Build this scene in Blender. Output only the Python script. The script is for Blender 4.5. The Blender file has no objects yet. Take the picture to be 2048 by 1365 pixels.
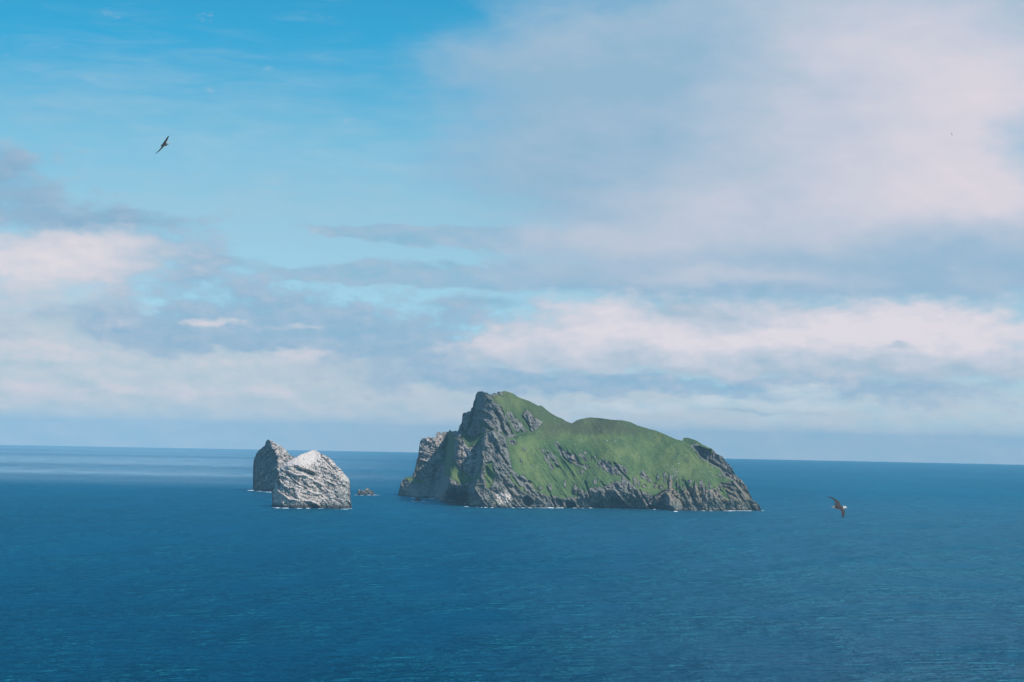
import bpy, bmesh, math, random
import numpy as np
from mathutils import Vector, Matrix

# ------------------------------------------------------------------ camera
scene = bpy.context.scene
F_PX, W_PX, H_PX = 4284.0, 2048.0, 1365.0          # focal length in photo pixels
CAM_H = 232.0                                       # eye height above the sea, metres
EARTH = 6371000.0
DIP = math.sqrt(2 * CAM_H / EARTH)
PITCH = math.atan(226.5 / F_PX) - DIP               # camera looks slightly up
ROLL = math.atan(0.0194)

cam_data = bpy.data.cameras.new("camera")
cam = bpy.data.objects.new("camera", cam_data)
scene.collection.objects.link(cam)
cam_data.sensor_width = 36.0
cam_data.sensor_fit = 'HORIZONTAL'
cam_data.lens = F_PX / W_PX * 36.0
cam_data.clip_start = 1.0
cam_data.clip_end = 200000.0
cam_rot = Matrix.Rotation(math.pi / 2 + PITCH, 3, 'X') @ Matrix.Rotation(ROLL, 3, 'Z')
cam.matrix_world = Matrix.Translation((0, 0, CAM_H)) @ cam_rot.to_4x4()
scene.camera = cam
CR = np.array(cam_rot)


def ray(px, py):
    """direction (dx/dy, dz/dy) of the sight line through a photo position"""
    px = np.asarray(px, float); py = np.asarray(py, float)
    c = np.stack([(px - W_PX / 2) / F_PX, (H_PX / 2 - py) / F_PX, -np.ones_like(px)], -1)
    w = c @ CR.T
    return w[..., 0] / w[..., 1], w[..., 2] / w[..., 1]


def sea_z(x, y):
    return -(x * x + y * y) / (2 * EARTH)


def sea_depth(px, py):
    """distance at which the sight line meets the curved sea"""
    a, s = ray(px, py)
    k = (1 + a * a) / (2 * EARTH)
    disc = np.maximum(s * s - 4 * k * CAM_H, 0)
    return (-s - np.sqrt(disc)) / (2 * k)


def point(px, py, depth):
    a, s = ray(px, py)
    return np.stack([a * depth, depth + 0 * a, CAM_H + s * depth], -1)


def sky_dir(px, py):
    a, s = ray(px, py)
    return (math.degrees(math.atan2(float(a), 1.0)),
            math.degrees(math.atan(float(s) / math.sqrt(1 + float(a) ** 2))))


# ------------------------------------------------------------------ node helpers
class Nodes:
    def __init__(self, tree):
        self.t = tree; self.n = tree.nodes; self.l = tree.links

    def put(self, sock, val):
        if val is None:
            return
        if isinstance(val, bpy.types.NodeSocket):
            self.l.new(val, sock)
        else:
            sock.default_value = val

    def math(self, op, a, b=None, c=None, clamp=False):
        n = self.n.new('ShaderNodeMath'); n.operation = op; n.use_clamp = clamp
        self.put(n.inputs[0], a); self.put(n.inputs[1], b); self.put(n.inputs[2], c)
        return n.outputs[0]

    def vmath(self, op, a, b=None, c=None):
        if op == 'SCALE3':
            return self.vmath('MULTIPLY', self.vmath('MULTIPLY', a, b), (3.0, 3.0, 3.0))
        n = self.n.new('ShaderNodeVectorMath'); n.operation = op
        self.put(n.inputs[0], a); self.put(n.inputs[1], b)
        if c is not None:
            self.put(n.inputs[2], c)
        return n.outputs['Value'] if op in ('DOT_PRODUCT', 'LENGTH') else n.outputs['Vector']

    def noise(self, vec, scale, detail=4, rough=0.55, dist=0.0, color=False, kind='FBM'):
        n = self.n.new('ShaderNodeTexNoise'); n.noise_dimensions = '3D'
        self.put(n.inputs['Vector'], vec)
        n.inputs['Scale'].default_value = scale
        n.inputs['Detail'].default_value = detail
        n.inputs['Roughness'].default_value = rough
        n.inputs['Distortion'].default_value = dist
        return n.outputs['Color'] if color else n.outputs[0]

    def ramp(self, x, lo, hi, a=0.0, b=1.0, smooth=True):
        n = self.n.new('ShaderNodeMapRange')
        n.interpolation_type = 'SMOOTHSTEP' if smooth else 'LINEAR'
        n.clamp = True
        self.put(n.inputs[0], x)
        for i, v in zip((1, 2, 3, 4), (lo, hi, a, b)):
            self.put(n.inputs[i], v)
        return n.outputs[0]

    def mix(self, f, a, b, mode='MIX'):
        n = self.n.new('ShaderNodeMix'); n.data_type = 'RGBA'; n.blend_type = mode
        n.clamp_factor = True
        self.put(n.inputs[0], f)
        self.put(n.inputs[6], a if isinstance(a, bpy.types.NodeSocket) else (*a, 1.0))
        self.put(n.inputs[7], b if isinstance(b, bpy.types.NodeSocket) else (*b, 1.0))
        return n.outputs[2]

    def comb(self, x, y, z):
        n = self.n.new('ShaderNodeCombineXYZ')
        for i, v in enumerate((x, y, z)):
            self.put(n.inputs[i], v)
        return n.outputs[0]

    def attr(self, name, color=False):
        n = self.n.new('ShaderNodeAttribute'); n.attribute_name = name
        return n.outputs['Color'] if color else n.outputs['Fac']


def lin(r, g, b):
    f = lambda v: (v / 255 / 12.92) if v <= 10 else ((v / 255 + 0.055) / 1.055) ** 2.4
    return (f(r), f(g), f(b))


# ------------------------------------------------------------------ sun and sky
SUN = Vector((0.54, -0.50, 0.68)).normalized()
sun_data = bpy.data.lights.new("sun", 'SUN')
sun_data.energy = 4.0
sun_data.angle = math.radians(0.5)
sun_data.color = (1.0, 0.94, 0.86)
sun = bpy.data.objects.new("sun", sun_data)
scene.collection.objects.link(sun)
sun.rotation_euler = SUN.to_track_quat('Z', 'Y').to_euler()
sun.location = (0, 0, 1000)

world = bpy.data.worlds.new("World")
scene.world = world
world.use_nodes = True
WS = 0.1
world.cycles.sampling_method = 'NONE'


def build_sky():
    t = world.node_tree
    t.nodes.clear()
    N = Nodes(t)
    out = N.n.new('ShaderNodeOutputWorld')
    bg = N.n.new('ShaderNodeBackground')
    bg.inputs['Strength'].default_value = WS
    tc = N.n.new('ShaderNodeTexCoord')
    d = tc.outputs['Generated']
    sep = N.n.new('ShaderNodeSeparateXYZ'); N.l.new(d, sep.inputs[0])
    x, y, z = sep.outputs
    az = N.math('MULTIPLY', N.math('ARCTAN2', x, y), 180 / math.pi)
    el = N.math('MULTIPLY', N.math('ARCSINE', z), 180 / math.pi)
    p = N.comb(az, el, 0.0)

    # clear sky: the Nishita model, tinted by elevation to the photo's saturated blue
    sk = N.n.new('ShaderNodeTexSky')
    sk.sky_type = 'NISHITA'
    sk.sun_disc = False
    sk.sun_elevation = math.asin(SUN.z)
    sk.sun_rotation = math.atan2(SUN.x, SUN.y)
    sk.altitude = CAM_H
    zz = N.math('ADD', N.math('MULTIPLY', N.math('MAXIMUM', z, 0.0), 2.2), 0.12)
    N.l.new(N.vmath('NORMALIZE', N.comb(x, y, zz)), sk.inputs['Vector'])
    cr = N.n.new('ShaderNodeValToRGB')
    N.l.new(N.math('DIVIDE', el, 20.0), cr.inputs[0])
    cr.color_ramp.elements[0].position = 0.0
    cr.color_ramp.elements[0].color = (*SKY_TINT[0], 1)
    cr.color_ramp.elements[1].position = 1.0
    cr.color_ramp.elements[1].color = (*SKY_TINT[-1][1:], 1)
    for e in SKY_TINT[1:-1]:
        k = cr.color_ramp.elements.new(e[0]); k.color = (*e[1:], 1)
    col = N.vmath('SCALE3', sk.outputs[0], cr.outputs[0])

    S = 1.0 / WS

    def c(r, g, b, k=1.0):
        q = lin(r, g, b)
        return tuple(v * S * k for v in q)

    # wind-torn edges: the layout is displaced by noise
    pst = N.vmath('MULTIPLY', p, (1.0, 2.0, 1.0))
    w1 = N.noise(pst, 0.35, 3, 0.55, color=True)
    w2 = N.noise(pst, 1.3, 4, 0.6, color=True)
    off = N.vmath('ADD',
                  N.vmath('MULTIPLY', N.vmath('SUBTRACT', w1, (0.5, 0.5, 0.5)), (2.6, 1.1, 0)),
                  N.vmath('MULTIPLY', N.vmath('SUBTRACT', w2, (0.5, 0.5, 0.5)), (1.1, 0.55, 0)))
    pw = N.vmath('ADD', p, off)
    off2 = N.vmath('ADD',
                   N.vmath('MULTIPLY', N.vmath('SUBTRACT', w1, (0.5, 0.5, 0.5)), (1.6, 0.5, 0)),
                   N.vmath('MULTIPLY', N.vmath('SUBTRACT', w2, (0.5, 0.5, 0.5)), (0.9, 0.4, 0)))
    pw2 = N.vmath('ADD', p, off2)
    fb = N.noise(pst, 0.8, 6, 0.58)
    fbo = N.noise(N.vmath('ADD', pst, (0.16, 0.34, 0.0)), 0.8, 6, 0.58)
    relief = N.math('MULTIPLY', N.math('SUBTRACT', fb, fbo), 2.2)      # sunlit and shaded flanks of the billows
    fbl = N.noise(N.vmath('ADD', pst, (31.0, 7.0, 3.0)), 0.3, 4, 0.55)
    fst = N.noise(N.vmath('MULTIPLY', p, (0.35, 2.2, 1.0)), 1.2, 5, 0.6, 0.4)

    def blobs(items, src):
        acc = None
        for (px, py, rx, ry, amp) in items:
            a, e = sky_dir(px, py)
            sx, sy = F_PX / rx * math.pi / 180, F_PX / ry * math.pi / 180
            q = N.vmath('MULTIPLY_ADD', src, (sx, sy, 0.0), (-a * sx, -e * sy, 0.0))
            g = N.math('POWER', 0.3679, N.vmath('DOT_PRODUCT', q, q))
            acc = N.math('MULTIPLY', g, amp) if acc is None else N.math('MULTIPLY_ADD', g, amp, acc)
        return acc

    def layer(items, src, nz, namp, lo, hi, dark, bright, shade, opac=1.0):
        nonlocal col
        f = blobs(items, src)
        f = N.math('MULTIPLY_ADD', N.math('SUBTRACT', nz, 0.5), namp, f)
        m = N.ramp(f, lo, hi, 0.0, opac)
        col = N.mix(m, col, N.mix(shade, dark, bright))

    # the same broken cloud deck carries on all round the sky, outside the photographed part
    inside = blobs([(1024, 500, 1750, 1150, 1.0)], p)
    inside = N.ramp(inside, 0.12, 0.45)
    deckm = N.ramp(N.math('ADD', fbl, N.math('MULTIPLY', N.math('SUBTRACT', fb, 0.5), 0.5)), 0.42, 0.66, 0.0, 0.85)
    zen = N.noise(N.vmath('DIVIDE', d, N.math('MAXIMUM', z, 0.06)), 0.9, 6, 0.55)
    deckz = N.ramp(zen, 0.45, 0.68, 0.0, 0.8)
    hi_el = N.ramp(el, 18.0, 30.0)
    deckm = N.math('ADD', N.math('MULTIPLY', deckm, N.math('SUBTRACT', 1.0, hi_el)), N.math('MULTIPLY', deckz, hi_el))
    deckm = N.math('MULTIPLY', deckm, N.math('SUBTRACT', 1.0, inside))
    col = N.mix(deckm, col, N.mix(fb, c(150, 182, 206), c(222, 214, 222)))

    for L in SKY_LAYERS:
        src = {'w': pw, 'v': pw2, 'p': p}[L['src']]
        nz = {'fb': fb, 'fbl': fbl, 'fst': fst}[L['nz']]
        sh = blobs(L['shade'], pw) if L.get('shade') else None
        s0 = N.math('MULTIPLY_ADD', N.math('SUBTRACT', fbl if L.get('shnz') else fb, 0.5), L.get('shn', 1.2), L.get('sh0', 0.5))
        s0 = N.math('MULTIPLY_ADD', relief, L.get('rel', 0.55), s0)
        if sh is not None:
            s0 = N.math('ADD', s0, sh)
        s0 = N.math('ADD', s0, 0.0, clamp=True)
        layer(L['blobs'], src, nz, L['namp'], L['lo'], L['hi'], c(*L['dark']), c(*L['bright']), s0, L.get('op', 1.0))

    N.l.new(col, bg.inputs['Color'])
    N.l.new(bg.outputs[0], out.inputs['Surface'])


SKY_TINT = [(0.52, 0.55, 0.48), (0.12, 0.57, 0.64, 0.53), (0.30, 0.62, 0.74, 0.59), (0.38, 0.44, 0.77, 0.65),
            (0.52, 0.12, 0.69, 0.70), (1.0, 0.07, 0.50, 0.64)]

SKY_LAYERS = [
    # pale veil over the lower sky
    dict(src='w', nz='fst', namp=0.7, lo=0.2, hi=0.95, op=0.92, dark=(180, 199, 212), bright=(212, 212, 217),
         sh0=0.45, shn=1.4,
         blobs=[(300, 880, 1200, 150, 0.75), (1500, 870, 1200, 110, 0.55), (0, 640, 420, 110, 0.8), (250, 740, 600, 80, 0.6),
                (700, 780, 500, 60, 0.5), (1024, 920, 2600, 60, 0.6), (1900, 780, 400, 60, 0.5)]),
    # grey-blue sheets
    dict(src='w', nz='fb', namp=2.2, lo=0.28, hi=0.95, op=0.92, dark=(128, 175, 206), bright=(174, 193, 213),
         sh0=0.5, shn=1.4,
         blobs=[(20, 350, 130, 75, 0.8), (180, 440, 260, 50, 0.8), (330, 530, 220, 60, 0.7), (560, 600, 240, 50, 0.6),
                (250, 640, 330, 45, 0.8), (700, 660, 260, 45, 0.8), (800, 720, 300, 50, 0.6), (480, 690, 300, 25, 0.7),
                (980, 620, 200, 60, 0.5), (1300, 770, 420, 26, 0.9), (1850, 780, 320, 40, 0.8), (1000, 770, 260, 30, 0.5),
                (1150, 350, 130, 130, 0.3)]),
    # dark scud at the left edge
    dict(src='w', nz='fb', namp=1.5, lo=0.25, hi=1.3, op=0.6, dark=(116, 162, 195), bright=(140, 176, 204), sh0=0.4, shn=1.0,
         blobs=[(15, 360, 120, 75, 1.0), (300, 440, 130, 28, 0.8), (170, 425, 150, 22, 0.6), (420, 515, 90, 10, 0.6)]),
    # faint high wisps in the blue
    dict(src='w', nz='fst', namp=1.6, lo=0.1, hi=1.3, op=0.45, dark=(140, 190, 216), bright=(186, 205, 220), sh0=0.5, shn=1.0, rel=0.2,
         blobs=[(450, 260, 800, 200, 0.5), (150, 180, 350, 120, 0.3), (700, 350, 400, 90, 0.4), (300, 470, 400, 60, 0.4)]),
    # thin veil running left from the great cloud
    dict(src='w', nz='fbl', namp=0.9, lo=0.2, hi=1.1, op=0.75, dark=(128, 180, 214), bright=(166, 190, 213), sh0=0.45, shn=0.6, rel=0.15,
         blobs=[(1080, 170, 260, 230, 0.9), (1250, 330, 260, 140, 0.8), (950, 330, 110, 60, 0.4), (700, 100, 200, 60, 0.25),
                (80, 230, 260, 40, 0.35)]),
    # lens-shaped streaks in the middle
    dict(src='v', nz='fst', namp=0.7, lo=0.30, hi=0.75, op=0.85, dark=(138, 183, 210), bright=(172, 192, 212),
         sh0=0.35, shn=1.2, shade=[(1150, 500, 200, 60, 0.5)],
         blobs=[(760, 458, 190, 15, 1.0), (960, 480, 220, 18, 1.0), (1120, 495, 160, 25, 0.7), (720, 548, 200, 18, 1.0),
                (900, 545, 260, 25, 1.0), (1080, 560, 180, 30, 0.7), (400, 515, 110, 14, 0.8), (940, 610, 140, 20, 0.7)]),
    # great soft cloud at the upper right
    dict(src='w', nz='fbl', namp=0.7, lo=0.15, hi=0.95, op=1.0, dark=(146, 183, 209), bright=(222, 215, 224),
         sh0=0.02, shn=0.75, rel=0.06, shnz='fbl',
         shade=[(1980, 230, 330, 190, 0.72), (1750, 60, 300, 120, 0.45), (1650, 330, 350, 130, 0.35), (1500, 430, 350, 70, 0.35),
                (2050, 400, 200, 60, 0.5), (1200, 490, 250, 40, 0.35), (1450, 550, 300, 22, 0.4)],
         blobs=[(1750, 180, 520, 260, 1.1), (1400, 300, 330, 190, 0.85), (1500, 470, 420, 110, 1.0), (1950, 500, 350, 110, 0.9),
                (1250, 120, 300, 80, 0.45), (1000, 150, 180, 130, 0.25), (1080, 320, 130, 70, 0.3), (1500, 0, 350, 60, 0.5),
                (1350, 560, 300, 40, 0.5), (2050, 20, 320, 120, 0.6)]),
    # bright cumulus bank on the right, flat below
    dict(src='w', nz='fb', namp=1.2, lo=0.18, hi=0.98, op=0.95, rel=0.3, dark=(168, 191, 210), bright=(229, 221, 228),
         sh0=0.15, shn=0.9,
         shade=[(1200, 640, 140, 60, 0.7), (1000, 685, 140, 30, 0.5), (1600, 680, 260, 35, 0.7), (1950, 660, 200, 50, 0.7),
                (1380, 690, 150, 40, 0.35), (1750, 640, 200, 50, 0.4)],
         blobs=[(1190, 650, 160, 75, 1.0), (1010, 695, 120, 42, 1.0), (1420, 670, 200, 80, 1.0), (1650, 690, 240, 60, 1.1),
                (1900, 670, 260, 80, 1.1), (1300, 725, 420, 24, 0.6), (1800, 730, 300, 30, 0.5)]),
    # left cumulus
    dict(src='w', nz='fb', namp=1.2, lo=0.2, hi=1.05, op=0.95, rel=0.3, dark=(174, 195, 213), bright=(228, 220, 226),
         sh0=0.2, shn=0.7,
         shade=[(60, 520, 150, 55, 0.7), (200, 490, 80, 40, 0.4)],
         blobs=[(60, 520, 190, 65, 1.1), (210, 495, 110, 45, 0.8), (0, 600, 260, 40, 0.45), (340, 525, 140, 40, 0.4), (0, 460, 140, 30, 0.4)]),
    # small white rags low on the left
    dict(src='v', nz='fb', namp=2.0, lo=0.3, hi=1.2, op=0.9, dark=(190, 205, 218), bright=(222, 216, 223),
         sh0=0.5, shn=1.0,
         blobs=[(430, 640, 90, 10, 1.1), (600, 655, 70, 9, 0.7), (110, 705, 180, 24, 0.9), (580, 718, 100, 22, 1.0),
                (400, 725, 90, 18, 0.6), (90, 785, 140, 22, 1.2), (350, 780, 240, 16, 0.8), (560, 785, 60, 12, 0.6),
                (640, 830, 300, 16, 0.5)]),
    # bright streaks under the bank
    dict(src='v', nz='fst', namp=1.3, lo=0.35, hi=0.9, op=0.9, dark=(182, 207, 221), bright=(216, 221, 227),
         sh0=0.5, shn=1.0,
         blobs=[(1230, 815, 180, 12, 1.0), (1420, 800, 60, 16, 0.8), (1600, 785, 110, 22, 0.9), (1640, 810, 150, 10, 0.8),
                (1800, 825, 90, 10, 0.7), (1860, 860, 140, 12, 0.6), (1170, 835, 120, 8, 0.8)]),
    # dark scraps in front of the bank
    dict(src='v', nz='fb', namp=0.9, lo=0.45, hi=0.95, op=0.7, dark=(160, 188, 207), bright=(182, 196, 212),
         sh0=0.5, shn=1.0,
         blobs=[(1365, 615, 55, 26, 1.2), (1800, 695, 40, 12, 0.9), (1600, 705, 50, 8, 0.6), (1470, 820, 90, 6, 1.0),
                (1640, 826, 120, 4, 0.7), (1570, 795, 40, 10, 0.7), (1750, 480, 90, 20, 0.5)]),
]
build_sky()

scene.view_settings.view_transform = 'Standard'
scene.view_settings.look = 'None'
scene.view_settings.exposure = 0.0
scene.view_settings.gamma = 1.0
scene.view_settings.use_curve_mapping = False
scene.render.engine = 'CYCLES'
scene.cycles.max_bounces = 6
scene.cycles.diffuse_bounces = 2
scene.cycles.glossy_bounces = 2
scene.cycles.volume_bounces = 1
scene.cycles.use_denoising = True
scene.cycles.sample_clamp_indirect = 4.0


# ------------------------------------------------------------------ scene helpers
def link(name, mesh, parent=None, material=None):
    o = bpy.data.objects.new(name, mesh)
    scene.collection.objects.link(o)
    if material is not None and mesh is not None:
        mesh.materials.append(material)
    if parent is not None:
        o.parent = parent
    return o


def tag(o, label=None, category=None, group=None, kind=None):
    for k, v in (('label', label), ('category', category), ('group', group), ('kind', kind)):
        if v:
            o[k] = v
    return o


def mesh_from(name, verts, faces, smooth=True):
    me = bpy.data.meshes.new(name)
    verts = np.asarray(verts, np.float32).reshape(-1, 3)
    faces = np.asarray(faces, np.int32)
    n, k = faces.shape
    me.vertices.add(len(verts)); me.vertices.foreach_set('co', verts.ravel())
    me.loops.add(n * k); me.loops.foreach_set('vertex_index', faces.ravel())
    me.polygons.add(n)
    me.polygons.foreach_set('loop_start', np.arange(0, n * k, k, dtype=np.int32))
    me.polygons.foreach_set('loop_total', np.full(n, k, np.int32))
    if smooth:
        me.polygons.foreach_set('use_smooth', np.ones(n, bool))
    me.update()
    return me


# ------------------------------------------------------------------ noise (numpy)
def vnoise(x, y, seed=0):
    xi = np.floor(x); yi = np.floor(y)
    fx = x - xi; fy = y - yi
    fx = fx * fx * fx * (fx * (fx * 6 - 15) + 10)
    fy = fy * fy * fy * (fy * (fy * 6 - 15) + 10)
    xi = xi.astype(np.int64); yi = yi.astype(np.int64)

    def h(a, b):
        v = (a * 374761393 + b * 668265263 + seed * 974634777) & 0xFFFFFFFF
        v = ((v ^ (v >> 13)) * 1274126177) & 0xFFFFFFFF
        v = ((v ^ (v >> 16)) * 2246822519) & 0xFFFFFFFF
        return ((v ^ (v >> 15)) & 0xFFFFFF) / float(0xFFFFFF)
    a = h(xi, yi); b = h(xi + 1, yi); c = h(xi, yi + 1); d = h(xi + 1, yi + 1)
    return (a + (b - a) * fx) * (1 - fy) + (c + (d - c) * fx) * fy


def fbm(x, y, octv=5, seed=0, rough=0.5):
    t = 0; amp = 1; tot = 0
    for o in range(octv):
        t = t + amp * vnoise(x + 17.3 * o, y - 9.1 * o, seed + o)
        tot += amp; amp *= rough; x = x * 2.03; y = y * 2.03
    return t / tot


def ridged(x, y, octv=5, seed=0, rough=0.55):
    t = 0; amp = 1; tot = 0
    for o in range(octv):
        t = t + amp * (1 - np.abs(2 * vnoise(x + 11.7 * o, y + 5.3 * o, seed + o) - 1))
        tot += amp; amp *= rough; x = x * 2.07; y = y * 2.07
    return t / tot


def cells(x, y, seed=0):
    """blocky noise: value of the nearest jittered cell, and distance to the border"""
    xi = np.floor(x).astype(np.int64); yi = np.floor(y).astype(np.int64)
    best = np.full(x.shape, 9.0); second = np.full(x.shape, 9.0); val = np.zeros(x.shape)

    def h(a, b, s):
        v = (a * 374761393 + b * 668265263 + (seed + s) * 974634777) & 0xFFFFFFFF
        v = ((v ^ (v >> 13)) * 1274126177) & 0xFFFFFFFF
        return ((v ^ (v >> 16)) & 0xFFFFFF) / float(0xFFFFFF)
    for i in (-1, 0, 1):
        for j in (-1, 0, 1):
            a = xi + i; b = yi + j
            dd = np.hypot(a + h(a, b, 1) - x, b + h(a, b, 2) - y)
            v = h(a, b, 3)
            nb = dd < best
            second = np.where(nb, best, np.minimum(second, dd))
            val = np.where(nb, v, val)
            best = np.where(nb, dd, best)
    return val, second - best


def sstep(lo, hi, v):
    t = np.clip((v - lo) / (hi - lo), 0, 1)
    return t * t * (3 - 2 * t)


def seg_dist(px, py, pts):
    """distance to a polyline, signed side (+ right of travel) and running parameter"""
    best = np.full(px.shape, 1e9); side = np.zeros(px.shape); par = np.zeros(px.shape)
    n = len(pts) - 1
    for i in range(n):
        (x0, y0), (x1, y1) = pts[i], pts[i + 1]
        dx, dy = x1 - x0, y1 - y0
        t = np.clip(((px - x0) * dx + (py - y0) * dy) / (dx * dx + dy * dy), 0, 1)
        ex, ey = px - x0 - t * dx, py - y0 - t * dy
        dd = np.hypot(ex, ey)
        m = dd < best
        best = np.where(m, dd, best)
        side = np.where(m, np.sign(dx * ey - dy * ex), side)
        par = np.where(m, (i + t) / n, par)
    return best, side, par


def poly_sd(px, py, pts):
    """signed distance to a polygon, positive inside"""
    inside = np.zeros(px.shape, bool)
    n = len(pts)
    for i in range(n):
        (x0, y0), (x1, y1) = pts[i], pts[(i + 1) % n]
        if y0 == y1:
            continue
        c = ((y0 > py) != (y1 > py)) & (px < (x1 - x0) * (py - y0) / (y1 - y0) + x0)
        inside ^= c
    dd, _, _ = seg_dist(px, py, list(pts) + [pts[0]])
    return np.where(inside, dd, -dd)


def gauss_cols(a, sigma):
    """smooth a (cols, rows) array along its columns axis"""
    r = int(3 * sigma) + 1
    k = np.exp(-0.5 * (np.arange(-r, r + 1) / sigma) ** 2); k /= k.sum()
    pad = np.concatenate([np.repeat(a[:1], r, 0), a, np.repeat(a[-1:], r, 0)], 0)
    out = np.zeros_like(a)
    for i, w in enumerate(k):
        out += w * pad[i:i + len(a)]
    return out


def gauss_rows(a, sigma):
    return gauss_cols(a.T.copy(), sigma).T.copy()


# ------------------------------------------------------------------ rock and grass materials
def rock_material(name, light, dark, guano_col=(0.83, 0.68, 0.61), grass=True):
    m = bpy.data.materials.new(name); m.use_nodes = True
    t = m.node_tree; N = Nodes(t)
    b = t.nodes['Principled BSDF']
    geo = N.n.new('ShaderNodeNewGeometry')
    pos = geo.outputs['Position']
    rk, gu, li, he, we = (N.attr(k) for k in ('rock', 'guano_and_lit', 'lichen', 'heath_and_shade', 'wet'))
    n1 = N.noise(pos, 0.012, 6, 0.6)
    n2 = N.noise(pos, 0.07, 6, 0.65)
    n3 = N.noise(pos, 0.35, 4, 0.7)
    strat = N.noise(N.vmath('MULTIPLY', pos, (0.35, 0.35, 1.6)), 0.11, 5, 0.65, 0.6)
    r = N.mix(N.ramp(n2, 0.32, 0.68), dark, light)
    r = N.mix(N.ramp(strat, 0.45, 0.75, 0.0, 0.6), r, tuple(v * 1.5 for v in light))
    r = N.mix(N.ramp(n3, 0.50, 0.30, 0.0, 0.42), r, tuple(v * 0.45 for v in dark))
    # moss and turf caught on ledges
    r = N.mix(N.math('MULTIPLY', N.ramp(n1, 0.5, 0.62, 0.0, 0.5 if grass else 0.3), N.ramp(n3, 0.35, 0.6)), r, (0.085, 0.105, 0.05))
    # orange lichen
    lm = N.math('MULTIPLY', li, N.ramp(N.math('ADD', n2, N.math('MULTIPLY', n3, 0.4)), 0.62, 0.86))
    r = N.mix(N.math('MULTIPLY', lm, 0.75), r, (0.44, 0.27, 0.12))
    # guano, and sunlit rock painted with the same pale colour
    gm = N.ramp(N.math('ADD', gu, N.math('MULTIPLY', N.math('SUBTRACT', N.math('ADD', n2, N.math('MULTIPLY', n3, 0.8)), 0.9), 1.5)), 0.36, 0.62)
    r = N.mix(N.math('MULTIPLY', gm, 0.92), r, guano_col)
    # tide-washed foot of the cliff
    r = N.mix(N.math('MULTIPLY', we, 0.85), r, (0.048, 0.041, 0.037))
    if grass:
        gpos = N.vmath('MULTIPLY', pos, (1.0, 0.35, 0.35))
        g1 = N.noise(pos, 0.006, 5, 0.55)
        g2 = N.noise(gpos, 0.045, 5, 0.6)
        g3 = N.noise(pos, 0.30, 4, 0.7)
        g = N.mix(N.ramp(g1, 0.35, 0.65), (0.068, 0.118, 0.042), (0.158, 0.194, 0.064))
        g = N.mix(N.ramp(g2, 0.42, 0.72, 0.0, 0.6), g, (0.042, 0.084, 0.036))
        g = N.mix(N.math('MULTIPLY', he, N.ramp(N.math('ADD', g2, N.math('MULTIPLY', g1, 0.6)), 0.55, 0.95, 0.45, 1.0)), g, (0.080, 0.088, 0.044))  # heath brown that doubles as painted cloud shadow
        g = N.mix(N.ramp(g3, 0.60, 0.78, 0.0, 0.5), g, (0.16, 0.18, 0.085))
        tus = N.noise(pos, 0.11, 5, 0.7)
        g = N.mix(N.ramp(tus, 0.50, 0.36, 0.0, 0.5), g, (0.034, 0.062, 0.030))
        colr = N.mix(N.ramp(N.math('ADD', rk, N.math('MULTIPLY', N.math('SUBTRACT', n3, 0.5), 0.5)), 0.40, 0.60), g, r)
    else:
        colr = r
    N.l.new(colr, b.inputs['Base Color'])
    b.inputs['Roughness'].default_value = 0.9
    b.inputs['Specular IOR Level'].default_value = 0.2
    bump = N.n.new('ShaderNodeBump')
    bump.inputs['Strength'].default_value = 1.0
    bump.inputs['Distance'].default_value = 1.0
    hgt = N.math('ADD', N.math('MULTIPLY', n2, 9.0), N.math('MULTIPLY', n3, 3.0))
    hgt = N.math('ADD', hgt, N.math('MULTIPLY', strat, 5.0))
    hgt = N.math('MULTIPLY', hgt, N.math('MULTIPLY_ADD', rk, 0.72, 0.28) if grass else 1.0)
    N.l.new(hgt, bump.inputs['Height'])
    N.l.new(bump.outputs[0], b.inputs['Normal'])
    return m


ISLAND_MAT = rock_material("island_rock_and_turf", (0.30, 0.278, 0.246), (0.152, 0.143, 0.130))
STACK_MAT = rock_material("guano_rock", (0.40, 0.37, 0.34), (0.20, 0.19, 0.175), grass=False)
DARK_STACK_MAT = rock_material("dark_stack_rock", (0.24, 0.23, 0.21), (0.10, 0.095, 0.09), grass=False)
SKERRY_MAT = rock_material("brown_skerry_rock", (0.17, 0.115, 0.09), (0.07, 0.05, 0.042), grass=False)


def stone_material():
    m = bpy.data.materials.new("pale_stone"); m.use_nodes = True
    N = Nodes(m.node_tree); b = m.node_tree.nodes['Principled BSDF']
    geo = N.n.new('ShaderNodeNewGeometry')
    n = N.noise(geo.outputs['Position'], 0.8, 4, 0.6)
    N.l.new(N.mix(n, (0.26, 0.25, 0.23), (0.58, 0.55, 0.50)), b.inputs['Base Color'])
    b.inputs['Roughness'].default_value = 0.9
    return m


STONE_MAT = stone_material()


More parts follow.
